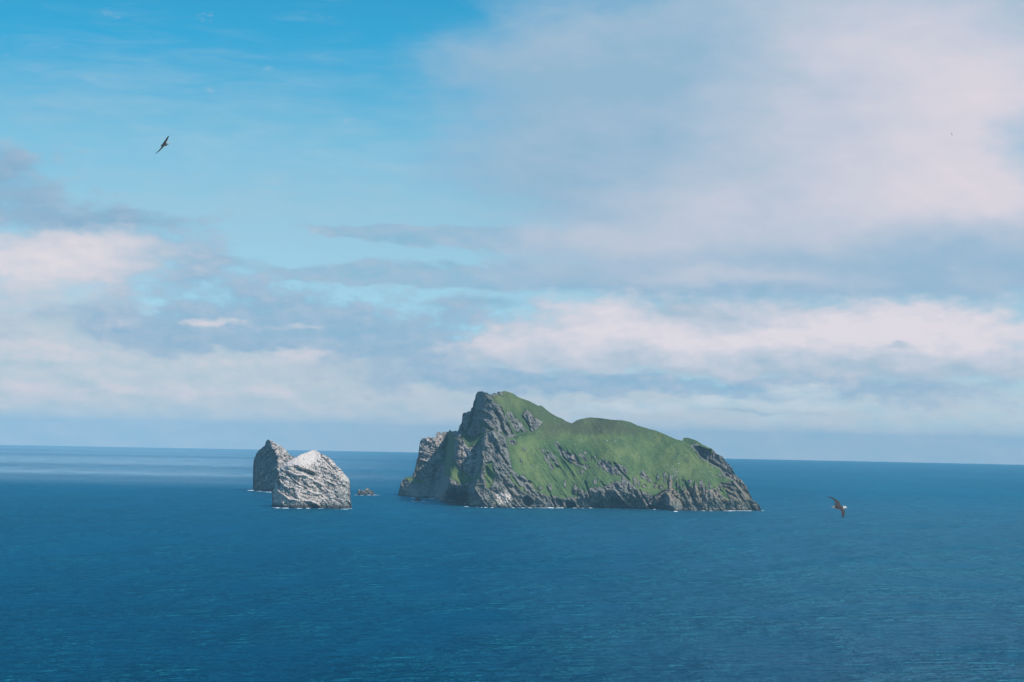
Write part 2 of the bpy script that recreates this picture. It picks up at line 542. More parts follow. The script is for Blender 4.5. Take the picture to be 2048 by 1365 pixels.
# ------------------------------------------------------------------ rock builder
def loft(skyline, waterline, step, rows, back_rows, shape, back_scale=1.0, jag_fn=lambda c: 0.8 + 0 * c):
    """Solid of rock. Each column runs from the waterline up the seaward face to the
    skyline and down the far side into the sea. shape(px, py, d0) gives the distance of
    the seaward face and the per-vertex surface attributes."""
    sk = np.array(skyline, float); wl = np.array(waterline, float)
    x0, x1 = sk[0, 0], sk[-1, 0]
    nc = int((x1 - x0) / step) + 1
    cx = np.linspace(x0, x1, nc)
    ys = np.interp(cx, sk[:, 0], sk[:, 1])
    yw = np.interp(cx, wl[:, 0], wl[:, 1])
    jag = (fbm(cx / 2.2, cx * 0 + 3.3, 4, 91) - 0.5) * 3.0 + (fbm(cx / 7, cx * 0 + 8.3, 2, 92) - 0.5) * 2.0
    ys = ys + jag * jag_fn(cx)
    ys = np.minimum(ys, yw - 0.3)
    v = np.linspace(0, 1, rows)[None, :]
    PX = np.repeat(cx[:, None], rows, 1)
    PY = yw[:, None] + (ys - yw)[:, None] * v
    d0 = sea_depth(cx, yw)
    depth, attrs = shape(PX, PY, d0, yw)
    front = point(PX, PY, depth)
    # far side
    top = front[:, -1]
    zt = top[:, 2] - sea_z(top[:, 0], top[:, 1])
    t = np.linspace(0, 1, back_rows + 1)[None, 1:]
    wid = (zt * 0.9 * back_scale + 12)[:, None]
    wid = gauss_cols(wid, 6.0 / step)
    nb = fbm(PX[:, :1] / 9.0 + 0 * t, t * 6 + 0 * PX[:, :1], 5, 77)
    by = top[:, 1][:, None] + wid * (t + 0.12 * (nb - 0.5) * np.sqrt(t))
    bx = top[:, 0][:, None] + 0 * t
    bz = sea_z(top[:, 0], top[:, 1])[:, None] + zt[:, None] * (1 - t) ** 0.75 * (1 - 0.25 * t * nb) - 10 * t ** 2
    back = np.stack([bx, by, bz], -1)
    # skirt below the water
    skirt = front[:, :1].copy()
    skirt[..., 2] = np.minimum(skirt[..., 2] - 2, sea_z(skirt[..., 0], skirt[..., 1]) - 12)
    V = np.concatenate([skirt, front, back], 1)
    nr = V.shape[1]
    A = {}
    for k, a in attrs.items():
        A[k] = np.concatenate([a[:, :1], a, np.repeat(a[:, -1:], back_rows, 1)], 1)
    i = np.arange(nc - 1)[:, None] * nr + np.arange(nr - 1)[None, :]
    faces = np.stack([i, i + nr, i + nr + 1, i + 1], -1).reshape(-1, 4)
    return V.reshape(-1, 3), faces, {k: a.ravel() for k, a in A.items()}


def set_attrs(me, attrs, idx=None):
    for k, a in attrs.items():
        at = me.attributes.new(k, 'FLOAT', 'POINT')
        at.data.foreach_set('value', np.asarray(a if idx is None else a[idx], np.float32))


def blank_attrs(shape):
    return {k: np.zeros(shape) for k in ('rock', 'guano_and_lit', 'lichen', 'heath_and_shade', 'wet')}


def climb_map(PX, PY, yw, slope_fn, sigmas):
    """distance gained while climbing each column, smoothed sideways at equal height"""
    step = PX[1, 0] - PX[0, 0]
    rows = np.arange(math.ceil(yw.max()) + 2, math.floor(PY.min()) - 3, -1.0)
    GX = np.repeat(PX[:, :1], len(rows), 1); GY = np.repeat(rows[None], len(PX), 0)
    s = slope_fn(GX, GY) * (GY < yw[:, None])
    c = np.cumsum(s, 1)
    res = []
    for sg in sigmas:
        cs = gauss_cols(c, sg / step)
        f = np.clip(rows[0] - PY, 0, len(rows) - 1.001)
        i = f.astype(int); t = f - i
        r = np.arange(len(PX))[:, None]
        res.append(cs[r, i] * (1 - t) + cs[r, i + 1] * t)
    return res


def strokes(PX, PY, items, wob=1.2, seed=5):
    """sum of grooves (+, into the rock) and ribs (-, towards the sea), in metres"""
    wx = PX + wob * 2 * (fbm(PX / 5, PY / 5, 3, seed) - 0.5)
    wy = PY + wob * 2 * (fbm(PX / 5 + 40, PY / 5, 3, seed + 9) - 0.5)
    tot = np.zeros(PX.shape)
    for pts, w, amt in items:
        xs = [p[0] for p in pts]; ys = [p[1] for p in pts]
        pad = 2 * w + 4
        m = (PX > min(xs) - pad) & (PX < max(xs) + pad) & (PY > min(ys) - pad) & (PY < max(ys) + pad)
        if not m.any():
            continue
        dd, sd, par = seg_dist(wx[m], wy[m], pts)
        prof = np.clip(1 - dd / w, 0, 1)
        taper = np.clip(np.minimum(par, 1 - par) * 8 + 0.35, 0, 1)
        tot[m] += amt * prof ** 1.2 * taper
    return tot


def pits(PX, PY, items, seed=3):
    wx = PX + 3 * (fbm(PX / 6, PY / 6, 3, seed) - 0.5)
    wy = PY + 3 * (fbm(PX / 6 + 40, PY / 6, 3, seed + 9) - 0.5)
    tot = np.zeros(PX.shape)
    for cx, cy, rx, ry, amt, tilt in items:
        u = (wx - cx) / rx
        w = (wy - cy - tilt * (wx - cx)) / ry
        tot = np.maximum(tot, amt * sstep(1.15, 0.75, np.hypot(u, w)))
    return tot


# ------------------------------------------------------------------ sea
def build_sea():
    rings = np.concatenate([[0.0], np.geomspace(200, 57000, 420)])
    nseg = 720
    th = np.linspace(0, 2 * math.pi, nseg, endpoint=False)
    X = rings[1:, None] * np.cos(th)[None]; Y = rings[1:, None] * np.sin(th)[None]
    V = np.stack([X, Y, sea_z(X, Y)], -1).reshape(-1, 3)
    nr = len(rings) - 1
    i = np.arange(nr - 1)[:, None] * nseg + np.arange(nseg)[None]
    j = np.arange(nr - 1)[:, None] * nseg + (np.arange(nseg)[None] + 1) % nseg
    faces = np.stack([i, i + nseg, j + nseg, j], -1).reshape(-1, 4)
    me = mesh_from("sea", V, faces)
    # middle disc
    m = bpy.data.materials.new("sea_water"); m.use_nodes = True
    t = m.node_tree; N = Nodes(t)
    out = t.nodes['Material Output']
    t.nodes.remove(t.nodes['Principled BSDF'])
    geo = N.n.new('ShaderNodeNewGeometry')
    pos = geo.outputs['Position']
    big = N.noise(N.vmath('MULTIPLY', pos, (0.6, 0.25, 0)), 0.0011, 4, 0.55)          # cat's paws and slicks
    mid = N.noise(N.vmath('MULTIPLY', pos, (0.8, 0.5, 0)), 0.006, 4, 0.6)
    sw = N.noise(N.vmath('MULTIPLY', pos, (0.55, 1.0, 0)), 0.030, 4, 0.6, 0.6)          # swell
    wv = N.noise(N.vmath('MULTIPLY', pos, (0.75, 1.0, 0)), 0.085, 4, 0.6, 0.5)         # wind waves
    ch = N.noise(pos, 0.45, 3, 0.6)                                                     # chop
    gust = N.ramp(N.noise(N.vmath('MULTIPLY', pos, (0.7, 0.4, 0)), 0.008, 3, 0.6), 0.35, 0.65, 0.7, 1.4)     # gusts raise the sea in patches
    lump = N.noise(N.vmath('MULTIPLY', pos, (0.8, 1.0, 0)), 0.011, 3, 0.55, 0.8)
    h = N.math('MULTIPLY', N.math('ADD', N.math('MULTIPLY', sw, SEA['swell']), N.math('MULTIPLY', wv, SEA['wave'])), gust)
    h = N.math('ADD', h, N.math('MULTIPLY', lump, SEA['lump']))
    h = N.math('ADD', h, N.math('MULTIPLY', ch, SEA['chop']))
    bump = N.n.new('ShaderNodeBump')
    bump.inputs['Strength'].default_value = 1.0
    bump.inputs['Distance'].default_value = 1.0
    N.l.new(h, bump.inputs['Height'])
    # wide wind slick far out on the left, with sunlit haze painted into its colour
    sp = N.n.new('ShaderNodeSeparateXYZ'); N.l.new(pos, sp.inputs[0])
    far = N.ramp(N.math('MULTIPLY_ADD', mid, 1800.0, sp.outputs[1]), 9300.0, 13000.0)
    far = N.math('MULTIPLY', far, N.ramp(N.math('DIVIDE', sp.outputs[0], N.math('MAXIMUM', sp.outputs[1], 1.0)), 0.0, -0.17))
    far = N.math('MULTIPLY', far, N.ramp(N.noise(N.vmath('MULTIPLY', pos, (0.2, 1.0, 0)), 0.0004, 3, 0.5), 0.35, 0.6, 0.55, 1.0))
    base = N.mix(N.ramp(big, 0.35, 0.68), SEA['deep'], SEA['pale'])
    base = N.mix(far, base, SEA['sunlit_slick'])
    # greyer from the middle to the right: cloud reflection painted into the water colour
    cloud_sheen = N.math('ADD', N.math('DIVIDE', sp.outputs[0], N.math('MAXIMUM', sp.outputs[1], 1.0)),
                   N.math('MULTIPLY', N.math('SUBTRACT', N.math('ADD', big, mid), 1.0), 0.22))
    cloud_sheen = N.math('MULTIPLY', N.ramp(cloud_sheen, -0.06, 0.20), N.ramp(sp.outputs[1], 11000.0, 6500.0, 0.1, 0.85))
    base = N.mix(cloud_sheen, base, SEA['cloud_sheen'])
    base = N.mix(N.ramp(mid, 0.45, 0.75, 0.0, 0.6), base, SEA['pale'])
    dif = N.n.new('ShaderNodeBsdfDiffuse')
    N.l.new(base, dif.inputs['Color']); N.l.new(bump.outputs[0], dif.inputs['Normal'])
    gl = N.n.new('ShaderNodeBsdfGlossy')
    gl.inputs['Color'].default_value = (*SEA['tint'], 1)
    N.l.new(N.ramp(big, 0.3, 0.7, 0.36, 0.30), gl.inputs['Roughness'])
    N.l.new(bump.outputs[0], gl.inputs['Normal'])
    lw = N.n.new('ShaderNodeFresnel'); lw.inputs['IOR'].default_value = 1.33
    N.l.new(bump.outputs[0], lw.inputs['Normal'])
    lg = N.n.new('ShaderNodeFresnel'); lg.inputs['IOR'].default_value = 1.33       # mean slope of the whole surface
    fac = N.math('MULTIPLY', lw.outputs[0], N.ramp(big, 0.35, 0.7, SEA['spec'], SEA['spec'] * 1.5))
    fac = N.math('ADD', fac, N.math('MULTIPLY', N.math('POWER', lg.outputs[0], 2.0), SEA['far']), clamp=True)
    mx = N.n.new('ShaderNodeMixShader')
    N.l.new(fac, mx.inputs[0]); N.l.new(dif.outputs[0], mx.inputs[1]); N.l.new(gl.outputs[0], mx.inputs[2])
    N.l.new(mx.outputs[0], out.inputs['Surface'])
    o = link("sea", me, None, m)
    tag(o, "open blue sea with fine wind ripples reaching to the hazy horizon", "sea", kind="structure")
    return o


SEA = dict(cloud_sheen=(0.052, 0.082, 0.112), sunlit_slick=(0.42, 0.50, 0.54), deep=(0.0, 0.026, 0.064), pale=(0.001, 0.046, 0.098), tint=(0.06, 0.72, 0.94), spec=0.36, far=0.31,
           swell=24.0, wave=10.0, chop=0.6, lump=6.0)
build_sea()


# ------------------------------------------------------------------ the big island
ISL_SKY = [(795.9, 990.8), (798.8, 978.1), (801.7, 966.4), (805.6, 959.6), (812.5, 954.7), (824.2, 953.2), (826.1, 948.8),
           (831, 935.2), (833, 920.5), (835.9, 914.6), (837.9, 900), (838.8, 891.2), (840.3, 883.4), (844.7, 877.5),
           (853.5, 876), (858.4, 873.6), (864.2, 874.1), (870.2, 876.6), (871, 871.2), (874, 865.8), (877.9, 864.6),
           (881.8, 866.3), (886.7, 864.4), (896.9, 864), (898.9, 860), (901.3, 861.4), (904.7, 863.4), (912, 862.2),
           (914, 863.4), (917.4, 859), (918.9, 852.1), (923.3, 846.8), (924.3, 841.4), (924.8, 829.7), (926.7, 825.8),
           (941.0, 823.5), (942.3, 818), (945.8, 814.6), (946.7, 805.3), (950.2, 797.5), (951.1, 789.6), (955, 784.3),
           (959, 782.6), (965.8, 783.8), (983.8, 789.6), (985.9, 786.2), (993.7, 787.5), (995.6, 784), (1004.9, 783.8),
           (1008.3, 782), (1017, 784.3), (1026.9, 787.7), (1034.7, 793.6), (1043.5, 797.5), (1056.2, 801.6), (1065, 805.8),
           (1076.7, 812.1), (1080.6, 810.9), (1085, 813.1), (1095.2, 821.9), (1104, 828.2), (1114.8, 834.1), (1123, 837),
           (1132.3, 842.9), (1143.1, 847.3), (1148, 844.8), (1153.8, 840.9), (1161.6, 838.5), (1180, 835), (1204.5, 837.1),
           (1227.9, 840.4), (1243.5, 841), (1261, 844.5), (1272.8, 850.4), (1300, 858.9), (1311.7, 861.5), (1322.5, 865.9),
           (1341, 874.2), (1352.7, 879.1), (1364.5, 882), (1365.9, 878.6), (1367.4, 876), (1376.2, 875.9), (1393.8, 882),
           (1405.5, 889.8), (1425, 898.6), (1431.8, 906.9), (1438.7, 911.3), (1445.5, 913.7), (1449.4, 920.5), (1459.1, 930.3),
           (1465, 938), (1468.9, 946.9), (1476.7, 955.7), (1486.5, 964.5), (1493.3, 973.2), (1498.2, 985.9), (1506, 1001.6),
           (1515.8, 1007.4), (1520.7, 1015.2), (1522.6, 1021.6)]
ISL_WATER = [(795.9, 991.5), (809.5, 992.3), (832, 996.2), (856.4, 996.4), (873, 997.7), (883.8, 1004.5), (902, 1006),
             (917, 1007), (936.5, 1008), (939.4, 1013.8), (985.3, 1015.7), (1026.9, 1015.7), (1110.9, 1016.2),
             (1180, 1016.2), (1233.5, 1016.7), (1297, 1019), (1328.2, 1019.1), (1340, 1022.5), (1355, 1023), (1362.5, 1021.1),
             (1427.9, 1022.1), (1504, 1021.6), (1522.6, 1021.9)]

ROCK_POLYS = [
    # far left cliffs
    [(790, 1012), (790, 940), (826, 940), (836, 880), (872, 855), (894, 855), (896, 866), (889, 890), (886, 915), (889, 940), (890, 965), (893, 1012)],
    # notched shoulder below the summit, and the summit face
    [(902, 872), (914, 855), (920, 836), (922, 818), (944, 806), (948, 780), (960, 779), (976, 790), (988, 800), (1002, 815), (1010, 835),
     (1016, 846), (1004, 842), (992, 832), (975, 826), (958, 820), (951, 826), (946, 838), (940, 852), (930, 864), (918, 878)],
    [(983, 792), (985, 783), (1004, 780), (1007, 790), (1005, 793), (996, 791)],
    [(950, 826), (975, 826), (992, 832), (1004, 845), (1008, 866), (985, 860), (966, 868), (946, 874), (930, 868), (942, 850)],
    # ribs falling from the summit ridge
    [(998, 806), (1004, 812), (1012, 832), (1020, 850), (1030, 872), (1016, 878), (1008, 866), (1004, 845)],
    [(1012, 818), (1022, 826), (1034, 842), (1042, 860), (1036, 866), (1026, 856), (1018, 840)],
    [(1030, 830), (1040, 845), (1055, 862), (1048, 866), (1036, 852)],
    # outcrop under the ridge
    [(1044.5, 829.7), (1048.4, 820.9), (1056.2, 819), (1063, 827.7), (1069.8, 835.5), (1077.7, 840.4), (1084.5, 846.3),
     (1077.7, 856), (1069.8, 860), (1061, 862), (1059, 853), (1052.3, 842.4)],
    # left buttress
    [(911, 881), (919, 876), (928, 882), (938, 898), (948, 890), (962, 895), (964, 916), (958, 942), (946, 957), (933, 946), (914, 940), (907, 916), (909, 895)],
    # rock below the apron and round the cave
    [(884, 950), (893, 953), (905, 962), (922, 968), (938, 966), (952, 960), (960, 970), (966, 1016), (880, 1012)],
    # central buttress down to the sea
    [(962, 880), (972, 866), (986, 862), (998, 864), (1009, 874), (1015, 890), (1019, 916), (1023, 938), (1034, 948), (1046, 960), (1060, 970),
     (1075, 984), (1092, 990), (1108, 998), (1112, 1018), (935, 1018), (948, 985), (956, 962), (964, 930)],
    # sea cliff to the right
    [(1104, 992), (1115, 996), (1126, 998), (1142, 994), (1158, 993), (1172, 984), (1182, 976), (1207, 974), (1222, 966), (1231, 963), (1256, 963),
     (1268, 974), (1281, 983), (1296, 988), (1309, 992), (1320, 986), (1332, 979), (1340, 970), (1349, 980), (1362, 984), (1376, 974),
     (1392, 974), (1404, 972), (1416, 980), (1428, 978), (1438, 985), (1446, 997), (1456, 1000), (1462, 996), (1450, 984), (1444, 974),
     (1439, 967), (1457, 964), (1466, 962), (1500, 960), (1530, 1030), (1104, 1030)],
    # cliff band behind the right-hand crest
    [(1378, 890), (1388, 889), (1400, 892), (1415, 899), (1426, 898), (1470, 905), (1510, 985), (1500, 1000), (1490, 990), (1474, 972), (1466, 962),
     (1452, 955), (1446, 948), (1437, 937), (1417, 926), (1405, 918), (1394, 904), (1385, 896)],
    [(1431, 950), (1438, 949.5), (1452, 954), (1450, 957), (1440, 953)],
    # outcrops in the grass
    [(1111, 887), (1118, 891), (1126, 902), (1140, 907), (1152, 914), (1162, 932), (1141, 927), (1125, 915), (1118, 902)],
    [(1090, 899), (1100, 905), (1112, 916), (1122, 932), (1116, 934), (1104, 920), (1094, 908)],
    [(1079, 896), (1086, 900), (1098, 918), (1108, 938), (1102, 938), (1092, 920)],
    [(1162, 930), (1172, 931), (1178, 937), (1168, 938)],
    [(1160, 908), (1168, 912), (1176, 922), (1170, 924), (1162, 916)],
    [(1228, 927), (1238, 928), (1250, 936), (1256, 946), (1250, 950), (1240, 942)],
    [(1196, 922), (1216, 924), (1236, 938), (1240, 950), (1222, 950), (1204, 938)],
    [(1018, 880), (1028, 880), (1031, 886), (1024, 891), (1017, 888)],
    [(1034, 952), (1046, 950), (1062, 964), (1058, 968), (1044, 966)],
]
ROCK_SPOTS = [(1286, 950, 4, 7), (1293, 956, 4, 4), (1316, 956, 3.5, 7), (1330, 957, 3, 7), (1341, 965, 4, 15), (1352, 957, 3, 6),
              (1365, 960, 2.5, 6), (1379, 964, 4, 5), (1403, 970, 4, 7), (1418, 971, 3, 5), (1428, 979, 3, 6), (1438, 976, 3, 6),
              (1288, 972, 5, 4), (1310, 970, 4, 6), (1322, 974, 4, 6), (1042, 922, 2, 4), (1164, 944, 5, 3), (1130, 965, 2, 6),
              (1188, 918, 2, 4), (1182, 918, 1.5, 3), (1170, 906, 3, 3), (1196, 930, 2, 6), (1190, 964, 3, 4), (1050, 898, 3, 3),
              (1150, 978, 4, 9), (1160, 985, 5, 7), (1247, 958, 3, 6), (1270, 962, 3, 8), (1100, 975, 3, 5), (1080, 976, 6, 4),
              (1060, 975, 4, 7), (1300, 962, 4, 5), (1278, 968, 3, 5), (1356, 972, 3, 9), (1366, 976, 3, 9), (1391, 972, 3, 6),
              (1410, 978, 3, 7)]
GRASS_POLYS = [
    [(896, 931), (907, 938), (920, 946), (936, 951), (950, 958.6), (937, 964), (922, 966), (907, 960), (897, 953), (891.6, 947)],
    [(806, 957), (816, 954), (834, 958), (850, 961), (840, 967), (820, 964)],
    [(973, 925), (984, 926), (990, 950), (986, 972), (974, 978), (968, 955)],
    [(1022, 948), (1030, 960), (1044, 976), (1058, 988), (1048, 986), (1032, 972), (1022, 962)],
    [(1448, 978), (1456, 990), (1464, 999), (1456, 1003), (1450, 994)],
    [(926, 872), (946, 876), (960, 880), (952, 888), (938, 890), (930, 880)],
    [(956, 838), (972, 846), (988, 862), (976, 860), (962, 850)],
]

CRACKS = [
    ([(994, 898), (1006, 916), (1022, 942)], 3.2, 16), ([(1092, 974), (1102, 992), (1111, 1017)], 3.0, 14),
    ([(1169, 962), (1175, 980), (1182, 995)], 3.4, 16), ([(1227, 927), (1240, 942), (1258, 960), (1256, 978), (1260, 984)], 3.0, 14),
    ([(1200, 962), (1207, 971), (1220, 978), (1227, 986)], 2.4, 10), ([(1278, 980), (1290, 998), (1297, 1010)], 2.6, 12),
    ([(1295, 1007), (1307, 996), (1333, 980)], 3.2, 16), ([(1369, 965), (1381, 986), (1395, 1019)], 5.0, 22),
    ([(1350, 993), (1362, 1003), (1371, 1017)], 3.0, 12), ([(1440, 967), (1455, 970), (1471, 973)], 2.6, 10),
    ([(1447, 974), (1458, 978), (1468, 984)], 2.6, 9), ([(1452, 983), (1462, 990), (1473, 995)], 3.5, 14),
    ([(1494, 1001), (1508, 1009)], 2.4, 10), ([(1500, 1010), (1507, 1022)], 3.5, 16),
    ([(1352, 962), (1351, 985)], 2.6, 9), ([(1397, 974), (1401, 996)], 2.6, 10), ([(1386, 968), (1387, 988)], 2.4, 9),
    ([(1428, 982), (1440, 996)], 2.6, 9), ([(1440, 978), (1446, 986)], 2.2, 8), ([(1335, 960), (1336, 982)], 2.4, 7),
    ([(1005, 964), (1014, 977), (1024, 990), (1036, 1004)], 4.5, 18), ([(1012, 970), (1028, 976), (1040, 988)], 6.0, 18),
    ([(1034, 955), (1046, 962), (1062, 967)], 5.0, 14), ([(1050, 970), (1062, 984), (1080, 996)], 3.0, 9),
    ([(961, 892), (961, 914), (954, 948), (947, 970)], 4.0, 10), ([(923, 884), (936, 912), (948, 930)], 2.5, 8),
    ([(904, 866), (906, 890), (905, 925), (903, 940)], 6.0, 10), ([(922, 858), (932, 866), (938, 878)], 5.0, 18),
    ([(947, 826), (944, 842), (936, 862)], 6.0, 22), ([(990, 822), (1000, 842), (1006, 862), (1014, 876)], 6.0, 24),
    ([(952, 830), (966, 846), (984, 864)], 4.0, 12), ([(1018, 836), (1032, 860)], 3.0, 9), ([(1044, 832), (1056, 848), (1060, 864)], 3.5, 10),
    ([(1111, 888), (1120, 900), (1126, 914), (1140, 927)], 3.5, 12), ([(1092, 904), (1108, 924), (1116, 936)], 2.8, 8),
    ([(1398, 908), (1416, 921), (1440, 936)], 3.5, 12), ([(1430, 914), (1446, 930)], 3.5, 10), ([(1400, 897), (1425, 910)], 2.8, 7),
    ([(1418, 920), (1445, 938), (1465, 952)], 3.0, 9), ([(1470, 960), (1486, 980), (1494, 994)], 4.0, 12),
    ([(1110, 998), (1130, 1003), (1150, 1006)], 3.5, 9), ([(1208, 978), (1216, 990), (1228, 1000)], 3.0, 9),
    ([(1262, 970), (1272, 990), (1276, 1012)], 2.4, 7), ([(1404, 1000), (1420, 1010)], 2.4, 6), ([(1445, 1004), (1470, 1016)], 2.4, 7),
    ([(838, 921), (852, 926), (871, 934)], 2.2, 7), ([(842, 900), (862, 908), (882, 914)], 2.4, 7), ([(852, 884), (868, 890), (884, 904)], 2.4, 8),
    ([(893, 962), (888, 975), (884, 998)], 5.0, 18), ([(870, 940), (866, 970), (872, 994)], 5.0, 12),
]
RIBS = [
    ([(946, 968), (954, 984), (963, 998), (974, 1011)], 3.5, -14), ([(1004, 814), (1014, 838), (1028, 870)], 4.0, -14),
    ([(1022, 828), (1034, 846), (1046, 864)], 3.0, -8), ([(985, 866), (996, 884), (1000, 900)], 5.0, -12),
    ([(946, 832), (956, 846), (966, 862)], 3.5, -14), ([(1340, 956), (1342, 982)], 3.0, -8), ([(1352, 962), (1368, 985), (1382, 1012)], 4, -9),
    ([(1390, 974), (1396, 996)], 4, -8), ([(1404, 970), (1412, 1000)], 4, -8), ([(1427, 978), (1445, 1002), (1460, 1010)], 3, -7),
    ([(1308, 1014), (1318, 996), (1332, 983)], 5, -10), ([(1332, 984), (1342, 1000), (1350, 1016)], 4, -9),
    ([(1180, 996), (1190, 984), (1204, 982)], 5, -8), ([(1226, 980), (1240, 994), (1254, 1008)], 5, -10),
    ([(1280, 988), (1288, 1004), (1292, 1014)], 4, -8), ([(1466, 964), (1480, 978), (1490, 990), (1506, 1004)], 4, -10),
    ([(1157, 972), (1164, 988), (1170, 1000)], 4, -8), ([(1000, 970), (1010, 985), (1018, 1002)], 6, -10),
    ([(848, 876), (862, 888), (882, 896)], 4, -9), ([(836, 920), (852, 922), (872, 931)], 3, -8), ([(840, 906), (860, 903)], 3, -6),
    ([(1060, 986), (1076, 996), (1092, 1010)], 5, -8),
]
CAVES = [(930, 996, 30, 11, 60, 0.06), (1055, 1003, 11, 10, 45, 0.25), (1142, 1011, 10, 6.5, 40, 0.0), (1238, 1008, 17, 7.5, 45, 0.42),
         (1304, 1015.5, 7.5, 5.5, 45, 0.2), (1338, 1018, 8, 5.5, 40, 0.0), (1025, 886, 5, 4, 18, 0.0), (1192, 1012, 7, 6, 25, 0.3),
         (1118, 1006, 8, 7, 22, 0.4), (1478, 985, 6, 3, 10, 0.3), (868, 985, 10, 8, 16, 0.0)]


TERRACE = [(796, 8240), (830, 8205), (880, 8180), (894, 8150), (904, 7200), (912, 7150), (952, 7150), (958, 7150), (963, 7055), (985, 7050),
           (1010, 7045), (1060, 7080), (1180, 7140), (1300, 7150), (1430, 7120), (1480, 7140), (1522, 7240)]


def island_shape(PX, PY, d0, yw):
    A = blank_attrs(PX.shape)
    step = PX[1, 0] - PX[0, 0]
    nz = fbm(PX / 12, PY / 12, 5, 1) - 0.5
    nf = fbm(PX / 3.5, PY / 3.5, 4, 21) - 0.5

    def rock_sd(X, Y):
        d = np.full(X.shape, -50.0)
        for pg in ROCK_POLYS:
            d = np.maximum(d, poly_sd(X, Y, pg))
        for (cx, cy, rx, ry) in ROCK_SPOTS:
            d = np.maximum(d, (1 - np.hypot((X - cx) / rx, (Y - cy) / ry)) * min(rx, ry))
        g = np.full(X.shape, -50.0)
        for pg in GRASS_POLYS:
            g = np.maximum(g, poly_sd(X, Y, pg))
        return np.minimum(d, -g)
    sd = rock_sd(PX, PY)
    soft = sstep(-4, 4, sd + 2 * nz)
    rock = sstep(-1.0, 1.0, sd + 5 * nz + 5 * nf)
    A['rock'] = rock
    # large form: climb of the face, steep on rock and gentler on turf

    def slope(X, Y):
        k = sstep(-4, 4, rock_sd(X, Y))
        k = np.maximum(k, sstep(1040, 1015, X) * sstep(950, 962, X) * sstep(872, 882, Y))
        return 2.15 * (1 - k) + 0.62 * k
    c1, c2 = climb_map(PX, PY, yw, slope, (6.0, 16.0))
    right = np.maximum(sstep(1000, 1060, PX), sstep(885, 862, PY))
    climb = c1 * (1 - right) + c2 * right
    d0b = gauss_cols(d0[:, None], 2.0 / step)[:, 0]
    hgt = (yw[:, None] - PY)
    low = np.exp(-(np.maximum(hgt, 0) / 20.0) ** 2)
    tx = np.array([p[0] for p in TERRACE]); ty = np.array([p[1] for p in TERRACE])
    fx = np.arange(790.0, 1530.0, 0.5); fy = np.interp(fx, tx, ty)
    fys = gauss_cols(fy[:, None], 2.0 / 0.5)[:, 0]; fyss = gauss_cols(np.maximum(fy - 0, 0)[:, None], 7.0 / 0.5)[:, 0]
    lean = (PX + 0.18 * (PY - 900))
    up = np.interp(lean.ravel(), fx, fys).reshape(PX.shape)
    ups = np.interp(PX.ravel(), fx, fyss).reshape(PX.shape)
    high = sstep(872, 846, PY) * sstep(905, 925, PX)
    up = up * (1 - high) + ups * high
    D = d0b[:, None] * low + up * (1 - low) + climb
    # ground behind the front crests lies farther back
    crest = np.interp(PX, [900, 908, 925, 940, 962, 985, 1000, 1012, 1030, 1060], [885, 880, 876, 888, 874, 862, 866, 874, 876, 870])
    crest = crest + 8 * nz + 4 * nf
    D += 110 * sstep(-1.0, 2.0, crest - PY) * sstep(895, 912, PX) * sstep(1075, 1020, PX)
    back = poly_sd(PX, PY, ROCK_POLYS[12])
    upper = poly_sd(PX, PY, [(1364, 884), (1364, 860), (1480, 860), (1470, 905), (1426, 898), (1400, 892), (1384, 895)])
    D += 55 * sstep(-1.5, 2.5, np.maximum(back, upper))
    # gullied turf: long furrows running down to the right
    u = (PX * 0.80 - (PY - 900) * 0.60)
    w = (PX * 0.60 + (PY - 900) * 0.80)
    furrow = ridged(u / 13, w / 70, 4, 4) - 0.6
    steepturf = sstep(1240, 1120, PX) * sstep(880, 915, PY) + 0.35
    D += (1 - soft) * (-furrow * 16 * steepturf + 26 * (fbm(PX / 60, PY / 60, 3, 8) - 0.5) + 3.0 * nz + 1.5 * nf)
    # rock relief: slabs leaning down to the right, blocks, fine crags
    vert = sstep(1325, 1350, PX) * sstep(1440, 1415, PX)
    u2 = np.where(vert > 0.5, PX, PX * 0.82 - (PY - 900) * 0.57)
    w2 = np.where(vert > 0.5, PY, PX * 0.57 + (PY - 900) * 0.82)
    lefts = sstep(1010, 960, PX)
    r1 = ridged(PX / 16 + 0.3 * nz, PY / 22, 5, 31) - 0.6
    r2 = ridged(u2 / 8, w2 / 34, 5, 41) - 0.6
    cv, cb = cells(u2 / 6.0 + nz, w2 / 11.0 + nz, 51)
    cv2, cb2 = cells(PX / 3.2, PY / 2.6, 61)
    hs = ridged(PX / 26 + nz, (PY + 0.25 * PX) / 4.2 + 2 * nz, 4, 71) - 0.6     # ledges
    relief = 20 * r1 + 22 * r2 * (1 - 0.5 * lefts) + 7 * (cv - 0.5) + 3.5 * (cv2 - 0.5) + 9 * hs * (0.4 + 0.6 * lefts) + 5 * nf
    rr = sstep(-2, 3, sd + 2 * nz)
    D -= rr * relief
    D += strokes(PX, PY, CRACKS) + strokes(PX, PY, RIBS, seed=15)
    foot = sstep(1.5, 5, hgt)
    D += pits(PX, PY, CAVES)
    # surface tints
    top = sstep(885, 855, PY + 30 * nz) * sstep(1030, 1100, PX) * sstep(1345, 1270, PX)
    A['heath_and_shade'] = np.clip(top + 0.45 * sstep(900, 850, PY) * sstep(1100, 990, PX), 0, 1)  # brown heathy top, with a cloud's shadow put into the turf colour
    A['lichen'] = (0.15 + 0.85 * sstep(1250, 1350, PX)) * sstep(1.0, 0.0, np.abs(PY - 985) / 45) * sstep(6, 16, hgt) * rock \
        + 0.5 * sstep(20, 0, np.hypot(PX - 1152, PY - 920))
    A['lichen'] = np.clip(A['lichen'], 0, 1)
